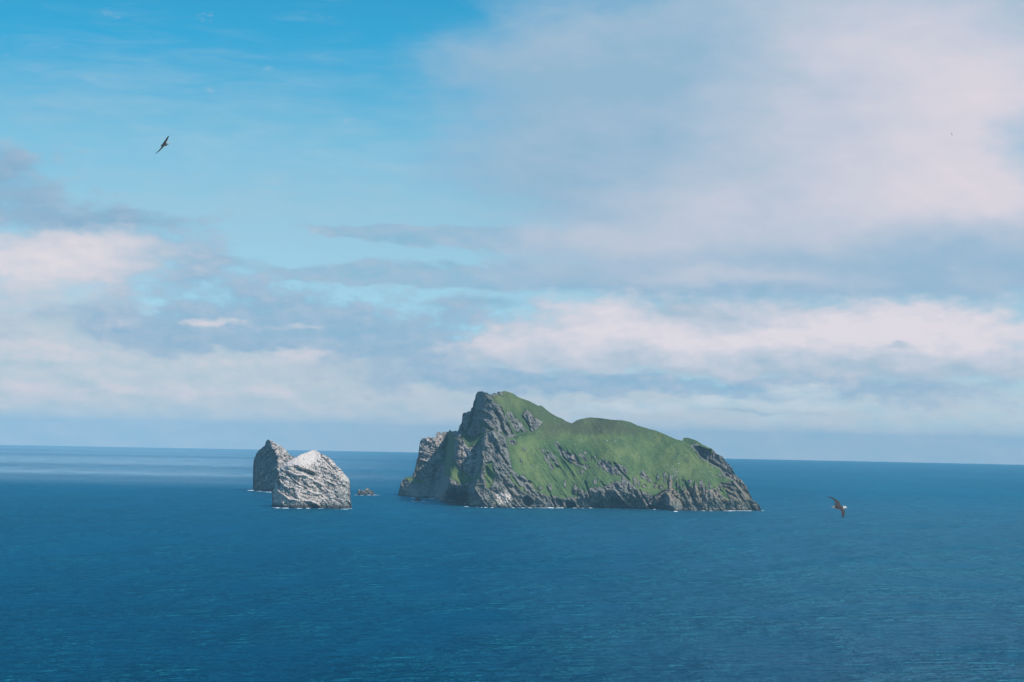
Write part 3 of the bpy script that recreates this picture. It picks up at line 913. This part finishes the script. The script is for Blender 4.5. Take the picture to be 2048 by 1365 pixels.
    g = 0.55 * sstep(22, 8, np.hypot((PX - 1008) / 1.2, PY - 996)) + 0.42 * sstep(60, 30, np.hypot(PX - 858, (PY - 893) * 1.2)) \
        + 0.46 * sstep(60, 10, np.hypot((PX - 935) / 0.7, PY - 915)) + 0.33 * sstep(9, 3, np.hypot(PX - 986, PY - 868)) \
        + 0.28 * sstep(24, 8, np.hypot((PX - 925) / 1.6, PY - 972)) + 0.18 * sstep(30, 12, np.hypot((PX - 1245) / 2, PY - 990)) \
        + 0.2 * sstep(14, 4, np.hypot((PX - 1490) / 2, PY - 1012)) + 0.16 * sstep(1375, 1400, PX) * sstep(960, 930, PY)
    A['guano_and_lit'] = np.clip(g, 0, 0.8) * sstep(3, 8, hgt)  # bird-whitened rock; on the left buttress sunlight is painted in as paleness
    A['wet'] = sstep(4.2, 1.6, hgt + 3 * nf)
    return D, A


def build_island():
    V, Fc, A = loft(ISL_SKY, ISL_WATER, 0.8, 290, 44, island_shape,
                    jag_fn=lambda c: 0.06 + 0.9 * sstep(1004, 985, c) + 0.7 * sstep(1410, 1440, c))
    full = mesh_from("island_full", V, Fc)
    nrm = np.zeros(len(V) * 3, np.float32)
    full.vertices.foreach_get('normal', nrm); nrm = nrm.reshape(-1, 3)
    root = bpy.data.objects.new("island", None)
    scene.collection.objects.link(root)
    base = point(np.array(1160.0), np.array(1016.0), np.array(7150.0))
    root.location = (float(base[0]), 7150.0, float(sea_z(base[0], 7150.0)))
    off = np.array(root.location)
    rk = A['rock'][Fc].mean(1)
    for name, sel in (("cliff", rk > 0.5), ("grass_slope", rk <= 0.5)):
        f = Fc[sel]
        idx, inv = np.unique(f, return_inverse=True)
        me = mesh_from(name, V[idx] - off, inv.reshape(-1, 4))
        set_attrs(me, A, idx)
        me.normals_split_custom_set_from_vertices([tuple(n) for n in nrm[idx]])
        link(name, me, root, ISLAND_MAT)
    # pale stones strewn over the turf, too small to pick apart
    rs = np.random.RandomState(11)
    cxs, cys = V[:, 0], V[:, 1]
    nrw = 1 + 290 + 44
    W = V.reshape(-1, nrw, 3); RK = A['rock'].reshape(-1, nrw)
    bv, bf = [], []
    base8 = np.array([(-1, -1, -.5), (1, -1, -.5), (1, 1, -.5), (-1, 1, -.5), (-.6, -.7, .7), (.7, -.6, .6), (.6, .6, .8), (-.7, .5, .6)], float)
    fq = [(0, 3, 2, 1), (4, 5, 6, 7), (0, 1, 5, 4), (1, 2, 6, 5), (2, 3, 7, 6), (3, 0, 4, 7)]
    made = 0
    while made < 260:
        if made < 45:
            c = int((rs.normal(1353, 8) - 795.9) / 0.8); r = 1 + int(np.clip(rs.normal(0.545, 0.035), 0.3, 0.9) * 289)
        else:
            c = rs.randint(250, 800); r = rs.randint(70, 285)
        made += 1
        if RK[c, r] > 0.3:
            continue
        sz = rs.uniform(0.7, 1.7) * (1.5 if rs.rand() < 0.12 else 1)
        q = base8 * rs.uniform(0.7, 1.3, (8, 1)) * sz
        a = rs.uniform(0, 6.3); ca, sa = math.cos(a), math.sin(a)
        q = np.stack([q[:, 0] * ca - q[:, 1] * sa, q[:, 0] * sa + q[:, 1] * ca, q[:, 2]], 1)
        k = len(bv)
        bv.extend(q + W[c, r] + (0, 0, 0.3 * sz) - off)
        bf.extend([[k + i for i in f] for f in fq])
    bo = link("scattered_stones", mesh_from("scattered_stones", np.array(bv), bf, smooth=False), root, STONE_MAT)
    bo["kind"] = "stuff"
    bpy.data.meshes.remove(full)
    tag(root, "large steep island with green turf slopes and jagged grey sea cliffs", "island", kind="structure")
    return root


island = build_island()


# ------------------------------------------------------------------ sea stacks and skerries
def single_rock(name, sky, water, step, rows, back_rows, shape, mat, label, category, back_scale=1.0, group=None):
    V, Fc, A = loft(sky, water, step, rows, back_rows, shape, back_scale)
    cx = 0.5 * (V[:, 0].min() + V[:, 0].max()); cy = V[:, 1].min()
    o_loc = np.array([cx, cy, float(sea_z(cx, cy))])
    me = mesh_from(name, V - o_loc, Fc)
    set_attrs(me, A)
    o = link(name, me, None, mat)
    o.location = o_loc
    tag(o, label, category, group)
    return o


LEE_SKY = [(543.8, 1014.6), (544.1, 992.6), (544.6, 974), (548.5, 963.8), (550.5, 958.7), (556.8, 955.6), (557.6, 945.4), (559.7, 935), (571, 925.9),
           (588.5, 916.7), (607, 907.4), (620.3, 902.3), (626.4, 900.3), (632.6, 901.8), (642.8, 907.4), (656.2, 914.6), (666.4, 921.8),
           (673.6, 933), (681.8, 939.2), (688, 947.4), (697.2, 957.7), (700.0, 965.9), (700.8, 978.2), (701.0, 988.5), (701.3, 1005.9), (703.8, 1015.6)]
LEE_WATER = [(543.8, 1015.6), (565, 1016.5), (600, 1017), (640, 1016.8), (690, 1018.2), (703.8, 1017)]
LEE_CRACKS = [([(586, 934), (600, 940), (614, 947), (630, 951)], 6.0, 20), ([(574, 947), (590, 958), (608, 972)], 3, 9),
              ([(555, 961), (566, 974), (579, 988), (597, 1000)], 4, 12), ([(548, 974), (554, 984), (560, 996)], 3, 9),
              ([(562, 940), (578, 952), (590, 966), (612, 978), (630, 982)], 2.6, 8), ([(606, 964), (616, 974), (634, 980)], 3.5, 9),
              ([(634, 972), (642, 982), (650, 980)], 3, 8), ([(640, 990), (655, 1004), (660, 1012)], 3.0, 7), ([(570, 972), (576, 984)], 2.6, 6),
              ([(640, 912), (656, 926), (664, 936)], 3.0, 7), ([(655, 966), (668, 972)], 2.6, 6), ([(676, 976), (690, 972)], 2.4, 6),
              ([(668, 998), (684, 1008), (694, 1016)], 3.0, 8), ([(600, 986), (624, 992), (640, 992)], 2.5, 6)]
LEE_RIBS = [([(607, 1001), (622, 1003), (632, 1008), (642, 1015)], 4, -12), ([(651, 961), (663, 966), (674, 971), (690, 955)], 2.6, -8),
            ([(574, 942), (592, 950), (612, 952), (630, 962), (646, 970)], 3.5, -9), ([(556, 958), (566, 970), (576, 978)], 3.5, -9),
            ([(552, 980), (566, 990), (580, 1000), (598, 1000)], 3.5, -9), ([(616, 981), (630, 988), (644, 988)], 3, -8),
            ([(575, 976), (590, 976)], 2.5, -6), ([(640, 982), (648, 978)], 2.4, -6)]


LEE_CAP = [(559, 936), (570, 925), (588, 915), (607, 905), (626, 898), (643, 906), (642, 915), (634, 923), (622, 929), (608, 932), (596, 930), (578, 931), (566, 937)]
LEE_RIM = [(642, 906), (668, 920), (690, 946), (700, 960), (690, 962), (676, 944), (660, 926), (644, 916)]


def lee_shape(PX, PY, d0, yw):
    A = blank_attrs(PX.shape); A['rock'][:] = 1
    step = PX[1, 0] - PX[0, 0]
    hgt = yw[:, None] - PY
    nz = fbm(PX / 9, PY / 9, 5, 201) - 0.5
    nf = fbm(PX / 2.4, PY / 2.4, 4, 221) - 0.5
    cap = poly_sd(PX, PY, LEE_CAP)
    rim = poly_sd(PX, PY, LEE_RIM)

    def slope(X, Y):
        k = sstep(-4, 4, np.maximum(poly_sd(X, Y, LEE_CAP), poly_sd(X, Y, LEE_RIM) - 3))
        return 0.50 * (1 - k) + 1.7 * k
    climb, = climb_map(PX, PY, yw, slope, (2.5,))
    mid = 628.0
    xx = (PX - mid) / 76.0
    bulge = 46 * np.clip(np.abs(xx), 0, 1.05) ** 2.4 + 34 * sstep(556, 544, PX)
    D = gauss_cols(d0[:, None], 8 / step) + climb + bulge
    u = PX * 0.8 - (PY - 960) * 0.6; w = PX * 0.6 + (PY - 960) * 0.8
    cv, cb = cells(u / 5.5 + nz, w / 10 + nz, 251)
    cv2, cb2 = cells(PX / 2.6, PY / 2.2, 261)
    relief = 6 * (ridged(u / 10, w / 20, 5, 231) - 0.6) + 16 * (fbm(PX / 13, PY / 11, 5, 236) - 0.5) + 7 * (ridged(PX / 24 + nz, (PY - 0.3 * PX) / 6 + nz, 4, 238) - 0.6) + 6 * (cv - 0.5) + 3 * (cv2 - 0.5) + 5 * nf
    D -= relief * (1 - 0.75 * sstep(-1, 4, cap))
    D += strokes(PX, PY, LEE_CRACKS, 0.9, 270) + strokes(PX, PY, LEE_RIBS, 0.9, 280)
    D += pits(PX, PY, [(625, 1013, 10, 4.5, 16, 0.3), (695, 1010, 6, 7, 14, 0.4), (618, 945, 13, 5, 14, 0.35), (608, 941, 12, 3.5, 8, 0.3)])
    ledge = -(strokes(PX, PY, LEE_RIBS, 0.9, 280)) / 10
    A['guano_and_lit'] = np.clip(0.52 + 0.48 * sstep(-6, 1.5, np.maximum(cap, rim + 1) + 5 * nz) + 0.3 * ledge + 0.10 * sstep(960, 930, PY)
                         - 0.45 * sstep(12, 5, hgt + 5 * nz) - 0.12 * sstep(650, 690, PX) * sstep(960, 985, PY), 0, 1)
    A['wet'] = sstep(8, 4.5, hgt + 4 * nz + 3 * nf)
    return D, A


single_rock("sea_stack", LEE_SKY, LEE_WATER, 0.42, 290, 40, lee_shape, STACK_MAT,
            "pale sea stack whitened by seabirds, in front of the darker pointed stack", "sea stack", 0.7, "sea stacks left of the island")

ARM_SKY = [(505.6, 980.4), (505.9, 949), (506.3, 936), (507.3, 922.8), (509.5, 914), (513.5, 906), (517.9, 900.8), (524.9, 895.5), (529.3, 892.4),
           (531.5, 885), (533.7, 881), (537.2, 880.4), (542.5, 881.4), (549.5, 885.8), (561, 892.9), (566.2, 895.5), (574.2, 903.4), (581.2, 911.3),
           (588.2, 914), (600, 922), (614, 938), (626, 958), (632, 983.5)]
ARM_WATER = [(505.6, 981.2), (525, 982.8), (555, 984.8), (600, 984.8), (632, 984.2)]
ARM_CREST = [(536, 881), (541, 888), (543, 896), (547, 902), (552, 912), (556, 926), (552, 938), (556, 950), (560, 985)]


ARM_LIT_LEDGES = [[(520, 930), (530, 925), (542, 918)], [(524, 912), (530, 904), (536, 898)], [(545, 940), (552, 936), (558, 930)],
              [(527, 966), (534, 955), (540, 948)], [(530, 976), (542, 970), (552, 966)], [(512, 935), (516, 945)], [(518, 952), (524, 944), (528, 938)],
              [(538, 960), (546, 954)], [(512, 918), (520, 910)], [(533, 912), (540, 908)], [(516, 970), (524, 962)]]


def arm_shape(PX, PY, d0, yw):
    A = blank_attrs(PX.shape); A['rock'][:] = 1
    step = PX[1, 0] - PX[0, 0]
    hgt = yw[:, None] - PY
    nz = fbm(PX / 9, PY / 9, 5, 301) - 0.5
    nf = fbm(PX / 2.4, PY / 2.4, 4, 321) - 0.5
    cy = np.array([p[1] for p in ARM_CREST]); cx = np.array([p[0] for p in ARM_CREST])
    xc = np.interp(PY, cy, cx)
    left = np.maximum(xc - PX, 0); right = np.maximum(PX - xc, 0)

    def slope(X, Y):
        return 0.55 + 0.5 * sstep(0, 14, X - np.interp(Y, cy, cx))
    climb, = climb_map(PX, PY, yw, slope, (2.5,))
    D = gauss_cols(d0[:, None], 10 / step) + climb + 2.1 * left + 0.7 * right + 8 * sstep(0, 3, left) * sstep(960, 920, PY)
    u = PX * 0.7 + (PY - 930) * 0.7; w = -PX * 0.7 + (PY - 930) * 0.7
    ur = PX * 0.75 - (PY - 930) * 0.66; wr = PX * 0.66 + (PY - 930) * 0.75
    cv, cb = cells(PX / 4 + nz, PY / 6 + nz, 351)
    cv2, cb2 = cells(PX / 2.4, PY / 2.0, 361)
    relief = 24 * (ridged(u / 9, w / 26, 5, 331) - 0.6) + 12 * (cv - 0.5) + 5 * (cv2 - 0.5) + 9 * nf \
        + 16 * sstep(-2, 3, PX - xc) * (ridged(wr / 30, ur / 7, 5, 337) - 0.6)
    D -= relief
    D += strokes(PX, PY, [([(546, 904), (546, 914)], 3, 8), ([(552, 916), (570, 924), (590, 930)], 3, 8), ([(545, 888), (562, 898)], 2.5, 6)], 0.9, 370)
    D += strokes(PX, PY, [([(520, 930), (530, 925), (542, 918)], 2.0, -7), ([(524, 912), (530, 904), (536, 898)], 2.0, -6),
                          ([(545, 940), (552, 936), (558, 930)], 2.4, -7), ([(527, 966), (534, 955), (540, 948)], 2.0, -6),
                          ([(530, 976), (542, 970), (552, 966)], 2.0, -5)], 0.9, 380)
    rgt = sstep(-3, 5, PX - xc)
    led = strokes(PX, PY, [(p, 1.6, 1.0) for p in ARM_LIT_LEDGES], 1.2, 390)  # sunlit ledges painted onto the shaded face as pale streaks
    A['guano_and_lit'] = np.clip(0.20 + 0.35 * led + 0.36 * rgt + 0.12 * sstep(900, 885, PY) - 0.3 * sstep(10, 4, hgt), 0, 1)
    A['wet'] = sstep(6, 3, hgt + 4 * nz + 3 * nf)
    return D, A


single_rock("sea_stack", ARM_SKY, ARM_WATER, 0.42, 270, 40, arm_shape, DARK_STACK_MAT,
            "dark pointed sea stack half hidden behind the paler rounded stack", "sea stack", 0.8, "sea stacks left of the island")


def small_shape(seed, guano_and_lit, crack, amp):
    def f(PX, PY, d0, yw):
        A = blank_attrs(PX.shape); A['rock'][:] = 1
        step = PX[1, 0] - PX[0, 0]
        hgt = yw[:, None] - PY
        nz = fbm(PX / 5, PY / 5, 5, seed) - 0.5
        nf = fbm(PX / 1.6, PY / 1.6, 4, seed + 9) - 0.5
        x0, x1 = PX.min(), PX.max()
        xx = (PX - 0.5 * (x0 + x1)) / (0.5 * (x1 - x0))
        D = d0.mean() + 0 * PX + 0.9 * np.cumsum(-np.diff(PY, axis=1, prepend=PY[:, :1]), 1) + amp * 2 * np.abs(xx) ** 2.5
        cv, cb = cells(PX / 2.4 + nz, PY / 2.0 + nz, seed + 3)
        D -= amp * (ridged(PX / 6, PY / 6, 5, seed + 5) - 0.6) + 0.35 * amp * (cv - 0.5) + 0.4 * amp * nf
        D += strokes(PX, PY, crack, 0.5, seed + 6)
        A['guano_and_lit'] = np.clip(guano_and_lit * sstep(5, 9, hgt), 0, 1)
        A['wet'] = sstep(3.4, 1.6, hgt + 3 * nf)
        return D, A
    return f


single_rock("skerry", [(713.6, 989.6), (714.6, 986), (716.4, 979.8), (717.8, 978.8), (723.9, 980.5), (728, 983.6), (730, 981), (732, 978),
                       (734.9, 975.7), (737.6, 977.8), (742.7, 980.8), (747.8, 985), (750.3, 989.8)],
            [(713.6, 990.2), (730, 990.6), (750.3, 990.3)], 0.3, 60, 24,
            small_shape(401, 0.42, [([(730, 981), (734, 985), (738.5, 989)], 2.2, 9)], 8), DARK_STACK_MAT,
            "low dark twin-peaked rock in the water between the stacks and the island", "rock", 0.9)
single_rock("skerry", [(827.6, 1002.4), (829.5, 1000), (832, 996.7), (835.9, 993.8), (839.8, 997.7), (843, 1002.4)],
            [(827.6, 1003), (835, 1003.2), (843, 1003)], 0.3, 40, 20,
            small_shape(431, 0.0, [], 4), SKERRY_MAT,
            "tiny reddish brown rock ringed by surf off the island's left foot", "rock", 1.2)


# ------------------------------------------------------------------ surf
def foam_material():
    m = bpy.data.materials.new("white_foam"); m.use_nodes = True
    N = Nodes(m.node_tree); b = m.node_tree.nodes['Principled BSDF']
    geo = N.n.new('ShaderNodeNewGeometry')
    n = N.noise(geo.outputs['Position'], 0.4, 4, 0.6)
    N.l.new(N.mix(N.ramp(n, 0.3, 0.7), (0.62, 0.70, 0.74), (0.86, 0.88, 0.88)), b.inputs['Base Color'])
    b.inputs['Roughness'].default_value = 0.8
    return m


FOAM = foam_material()


def surf(patches, label, seed):
    """low churned mounds of white water: (px, py, half length px, width m, height m)"""
    rnd = random.Random(seed)
    V, Fc = [], []
    for (px, py, hl, wm, hm) in patches:
        D = float(sea_depth(np.array(px), np.array(py)))
        c = point(np.array(px), np.array(py), np.array(D))
        L = hl * D / F_PX
        nu, nv = max(8, int(L / 2.0)), 7
        b0 = len(V)
        ph = rnd.random() * 100
        for i in range(nu + 1):
            s = i / nu * 2 - 1
            env = (1 - abs(s) ** 2.2)
            nn = float(fbm(np.array(s * L / 9 + ph), np.array(ph), 4, seed))
            off = (float(fbm(np.array(s * L / 14 + ph + 50), np.array(ph), 3, seed)) - 0.5) * wm * 1.2
            wd = wm * env * (0.35 + nn)
            hh = hm * env * max(0.0, nn - 0.18) * 2.0
            for j in range(nv + 1):
                q = j / nv * 2 - 1
                x = c[0] + s * L; y = c[1] + off + q * wd
                lump = float(vnoise(np.array(x / 2.5), np.array(y / 2.5), seed))
                z = sea_z(x, y) - 0.35 + (hh + 0.4) * (1 - q * q) * (0.55 + 0.7 * lump)
                V.append((x, y, z))
        for i in range(nu):
            for j in range(nv):
                a = b0 + i * (nv + 1) + j
                Fc.append((a, a + nv + 1, a + nv + 2, a + 1))
    me = mesh_from("surf_foam", V, Fc)
    o = link("surf_foam", me, None, FOAM)
    tag(o, label, "foam", kind="stuff")
    return o


rnd = random.Random(4)
isl_foam = [(864.5, 997.9, 8.5, 7, 2.2), (878, 1001.5, 5, 7, 2.0), (911, 1006.9, 7, 6, 1.6), (931, 1008.6, 6, 6, 1.4), (934, 1013.9, 6.5, 8, 2.6),
            (826, 996.3, 5, 5, 1.6), (1099, 1016.6, 10, 6, 2.4), (1027, 1016.2, 4, 4, 2.2), (1060, 1016.4, 5, 4, 1.8), (1117, 1016.6, 4, 4, 2.0),
            (1351, 1023.9, 5, 8, 3.4), (1408, 1022.3, 3, 5, 2.6), (1526, 1022.2, 4, 9, 1.8), (1485, 1022.1, 18, 5, 2.0), (1455, 1022.5, 10, 4, 1.6)]
for k in range(46):
    x = rnd.uniform(945, 1520)
    y = float(np.interp(x, [p[0] for p in ISL_WATER], [p[1] for p in ISL_WATER]))
    isl_foam.append((x, y + 0.35, rnd.uniform(1.5, 6), rnd.uniform(3, 6), rnd.uniform(0.7, 1.8)))
surf(isl_foam, "thin broken line of white surf along the island's foot", 5)
surf([(556, 1016.6, 7, 7, 2.4), (571, 1017, 8, 6, 2.2), (598, 1017.5, 7, 5, 1.4), (616, 1017.5, 5, 5, 1.6), (683, 1018.9, 14, 6, 2.2), (700, 1017.8, 6, 7, 1.8),
      (548, 1016, 5, 6, 1.8), (640, 1017.4, 8, 4, 1.0)],
     "white surf around the foot of the pale stack", 6)
surf([(503, 981.6, 9, 9, 3.2), (518, 983.2, 5, 8, 2.8), (537, 984.9, 7, 8, 2.4), (527, 984, 4, 6, 1.6), (548, 985.3, 6, 7, 1.8)],
     "white surf line at the foot of the dark pointed stack", 7)
surf([(738, 990.8, 4, 6, 1.8), (747.5, 990.6, 4, 7, 2.2), (755, 990.6, 6, 8, 1.0), (722, 990.8, 7, 6, 1.0), (712, 990.4, 5, 7, 0.9)],
     "white water around the low twin-peaked rock", 8)
surf([(828, 1003.3, 5, 6, 2.8), (846, 1003.4, 5, 6, 2.2), (836, 1003.8, 8, 4, 1.4)],
     "white surf around the tiny reddish brown rock", 9)


# ------------------------------------------------------------------ seabirds
def plumage_material():
    m = bpy.data.materials.new("plumage"); m.use_nodes = True
    N = Nodes(m.node_tree); b = m.node_tree.nodes['Principled BSDF']
    tc = N.n.new('ShaderNodeTexCoord')
    n = N.noise(tc.outputs['Object'], 60.0, 3, 0.6)
    c = N.attr('plumage', True)
    N.l.new(N.mix(N.ramp(n, 0.35, 0.7, 0.0, 0.35), c, (0.03, 0.027, 0.025), 'MIX'), b.inputs['Base Color'])
    b.inputs['Roughness'].default_value = 0.75
    return m


def plain_material(name, col, rough=0.5):
    m = bpy.data.materials.new(name); m.use_nodes = True
    N = Nodes(m.node_tree); b = m.node_tree.nodes['Principled BSDF']
    tc = N.n.new('ShaderNodeTexCoord')
    n = N.noise(tc.outputs['Object'], 90.0, 2, 0.5)
    N.l.new(N.mix(n, tuple(v * 0.8 for v in col), tuple(v * 1.2 for v in col)), b.inputs['Base Color'])
    b.inputs['Roughness'].default_value = rough
    return m


PLUMAGE = plumage_material()
BILL = plain_material("horn_bill", (0.30, 0.26, 0.14))
EYE = plain_material("dark_eye", (0.02, 0.018, 0.016), 0.25)


def bird_mesh(bend_l, bend_r, sweep_l=0.06, sweep_r=0.06):
    """one continuous gliding body, forward +X, left wing +Y. bend: wing tip drop (m)"""
    bm = bmesh.new()

    def tube(rings):
        prev = None
        for ring in rings:
            vs = [bm.verts.new(p) for p in ring]
            if prev:
                for i in range(len(vs)):
                    j = (i + 1) % len(vs)
                    bm.faces.new((prev[i], prev[j], vs[j], vs[i]))
            else:
                bm.faces.new(vs[::-1])
            prev = vs
        bm.faces.new(prev)
    body = [(-0.245, 0.000, 0.045, 0.005), (-0.20, 0.002, 0.050, 0.009), (-0.15, 0.002, 0.046, 0.022), (-0.09, -0.002, 0.058, 0.046), (-0.02, -0.006, 0.069, 0.062),
            (0.05, -0.005, 0.067, 0.062), (0.105, 0.002, 0.053, 0.050), (0.140, 0.010, 0.042, 0.041), (0.172, 0.016, 0.040, 0.039),
            (0.198, 0.015, 0.031, 0.031), (0.213, 0.010, 0.015, 0.016)]
    tube([[(x, ry * math.cos(a), zc + rz * math.sin(a)) for a in [k * 2 * math.pi / 16 for k in range(16)]] for x, zc, ry, rz in body])
    for sgn, bend, sweep in ((1, bend_l, sweep_l), (-1, bend_r, sweep_r)):
        st = [(0.02, 0.040, 0.150, 0.028), (0.10, 0.060, 0.140, 0.022), (0.19, 0.075, 0.125, 0.018), (0.27, 0.072, 0.112, 0.015),
              (0.35, 0.050, 0.098, 0.012), (0.43, 0.018, 0.080, 0.011), (0.50, -0.020, 0.058, 0.010), (0.545, -0.052, 0.030, 0.009), (0.56, -0.068, 0.012, 0.008)]
        rings = []
        for s, le, ch, th in st:
            t = s / 0.56
            z = 0.028 + 0.045 * math.sin(min(t, 0.6) / 0.6 * math.pi / 2) - bend * t ** 2.2
            le2 = le - sweep * t ** 2
            ch = ch * 1.22
            pr = []
            for fx, fz in ((0, 0), (0.12, 0.55), (0.4, 0.75), (0.75, 0.4), (1.0, 0.12), (1.0, -0.12), (0.75, -0.1), (0.4, -0.15), (0.12, -0.4)):
                pr.append((le2 - fx * ch, sgn * s, z + fz * th))
            rings.append(pr if sgn > 0 else pr[::-1])
        tube(rings)
    me = bpy.data.meshes.new("bird_block"); bm.to_mesh(me); bm.free()
    tmp = bpy.data.objects.new("bird_block", me)
    scene.collection.objects.link(tmp)
    md = tmp.modifiers.new("r", 'REMESH'); md.mode = 'VOXEL'; md.voxel_size = 0.0055
    sm = tmp.modifiers.new("s", 'SMOOTH'); sm.iterations = 2; sm.factor = 0.4
    dg = bpy.context.evaluated_depsgraph_get()
    res = bpy.data.meshes.new_from_object(tmp.evaluated_get(dg))
    bpy.data.objects.remove(tmp); bpy.data.meshes.remove(me)
    res.name = "seabird"
    n = len(res.vertices)
    co = np.zeros(n * 3, np.float32); res.vertices.foreach_get('co', co); co = co.reshape(-1, 3)
    no = np.zeros(n * 3, np.float32); res.vertices.foreach_get('normal', no); no = no.reshape(-1, 3)
    s = np.abs(co[:, 1]); x = co[:, 0]
    white = np.array([0.56, 0.53, 0.48]); grey = np.array([0.040, 0.038, 0.038]); dark = np.array([0.020, 0.017, 0.016]); tail = np.array([0.20, 0.185, 0.175])
    C = np.tile(grey, (n, 1))
    wing = sstep(0.05, 0.08, s)
    up = sstep(-0.2, 0.3, no[:, 2])
    bodyc = np.where((up > 0.5)[:, None], grey, white)
    bodyc = np.where((x > 0.095)[:, None], white, bodyc)
    bodyc = np.where((x < -0.15)[:, None], tail, bodyc)
    wingc = grey + (dark - grey) * sstep(0.28, 0.46, s)[:, None]
    under = white * 0.62
    wingc = np.where((no[:, 2] < -0.25)[:, None], under + (dark - under) * sstep(0.34, 0.50, s)[:, None], wingc)
    C = bodyc * (1 - wing[:, None]) + wingc * wing[:, None]
    at = res.attributes.new('plumage', 'FLOAT_COLOR', 'POINT')
    at.data.foreach_set('color', np.concatenate([C, np.ones((n, 1))], 1).astype(np.float32).ravel())
    res.polygons.foreach_set('use_smooth', np.ones(len(res.polygons), bool))
    res.materials.clear(); res.materials.append(PLUMAGE)
    return res


def bill_mesh():
    bm = bmesh.new()
    st = [(0.205, 0.012, 0.011, 0.012), (0.222, 0.009, 0.008, 0.009), (0.238, 0.006, 0.006, 0.007), (0.247, 0.000, 0.003, 0.005)]
    prev = None
    for x, zc, ry, rz in st:
        vs = [bm.verts.new((x, ry * math.cos(a), zc + rz * math.sin(a))) for a in [k * math.pi / 4 for k in range(8)]]
        if prev:
            for i in range(8):
                bm.faces.new((prev[i], prev[(i + 1) % 8], vs[(i + 1) % 8], vs[i]))
        else:
            bm.faces.new(vs[::-1])
        prev = vs
    bm.faces.new(prev)
    me = bpy.data.meshes.new("bill"); bm.to_mesh(me); bm.free(); me.materials.append(BILL)
    return me


def eye_mesh(sgn):
    bm = bmesh.new()
    bmesh.ops.create_uvsphere(bm, u_segments=10, v_segments=6, radius=0.006)
    bmesh.ops.translate(bm, verts=bm.verts, vec=(0.186, sgn * 0.0325, 0.024))
    me = bpy.data.meshes.new("eye"); bm.to_mesh(me); bm.free(); me.materials.append(EYE)
    return me


BILL_ME = bill_mesh(); EYE_ME = (eye_mesh(1), eye_mesh(-1))


def seabird(px, py, dist, yaw, pitch, roll, mesh, label):
    o = link("seabird", mesh)
    p = point(np.array(float(px)), np.array(float(py)), np.array(float(dist)))
    R = Matrix.Rotation(math.radians(yaw), 4, 'Z') @ Matrix.Rotation(-math.radians(pitch), 4, 'Y') @ Matrix.Rotation(math.radians(roll), 4, 'X')
    o.matrix_world = Matrix.Translation(Vector([float(v) for v in p])) @ R
    link("bill", BILL_ME, o)
    for e in EYE_ME:
        link("eye", e, o)
    tag(o, label, "bird", "seabirds gliding past")
    return o


seabird(1679, 1015.5, 62, 13, -3, 29, bird_mesh(0.04, 0.10, 0.12, 0.0),
        "grey seabird with white head gliding low against the sea right of the island")
seabird(330.5, 289.5, 92, -26, 8, 52, bird_mesh(0.08, 0.04, -0.06, 0.24),
        "dark-winged seabird banking steeply in the blue sky above the stacks")
seabird(1903.4, 268.6, 560, 40, 0, 66, bird_mesh(0.06, 0.06),
        "tiny distant seabird, a dark speck against the white cloud")


# ------------------------------------------------------------------ sea haze
def build_haze():
    bm = bmesh.new()
    bmesh.ops.create_cube(bm, size=1.0)
    x, z0, z1 = 57500.0, float(sea_z(57000.0, 0.0)) - 1.0, 440.0
    bmesh.ops.scale(bm, verts=bm.verts, vec=(2 * x, 2 * x, z1 - z0))
    bmesh.ops.translate(bm, verts=bm.verts, vec=(0, 0, 0.5 * (z0 + z1)))
    me = bpy.data.meshes.new("haze"); bm.to_mesh(me); bm.free()
    m = bpy.data.materials.new("sea_haze"); m.use_nodes = True
    t = m.node_tree; t.nodes.clear()
    out = t.nodes.new('ShaderNodeOutputMaterial')
    v = t.nodes.new('ShaderNodeVolumePrincipled')
    v.inputs['Color'].default_value = (*HAZE[0], 1)
    v.inputs['Density'].default_value = HAZE[1]
    v.inputs['Anisotropy'].default_value = 0.0
    t.links.new(v.outputs[0], out.inputs['Volume'])
    o = link("haze", me, None, m)
    tag(o, "thin blue sea haze that pales the far water and the islands", "haze", kind="stuff")


HAZE = ((0.38, 0.68, 0.86), 2.0e-5)
build_haze()
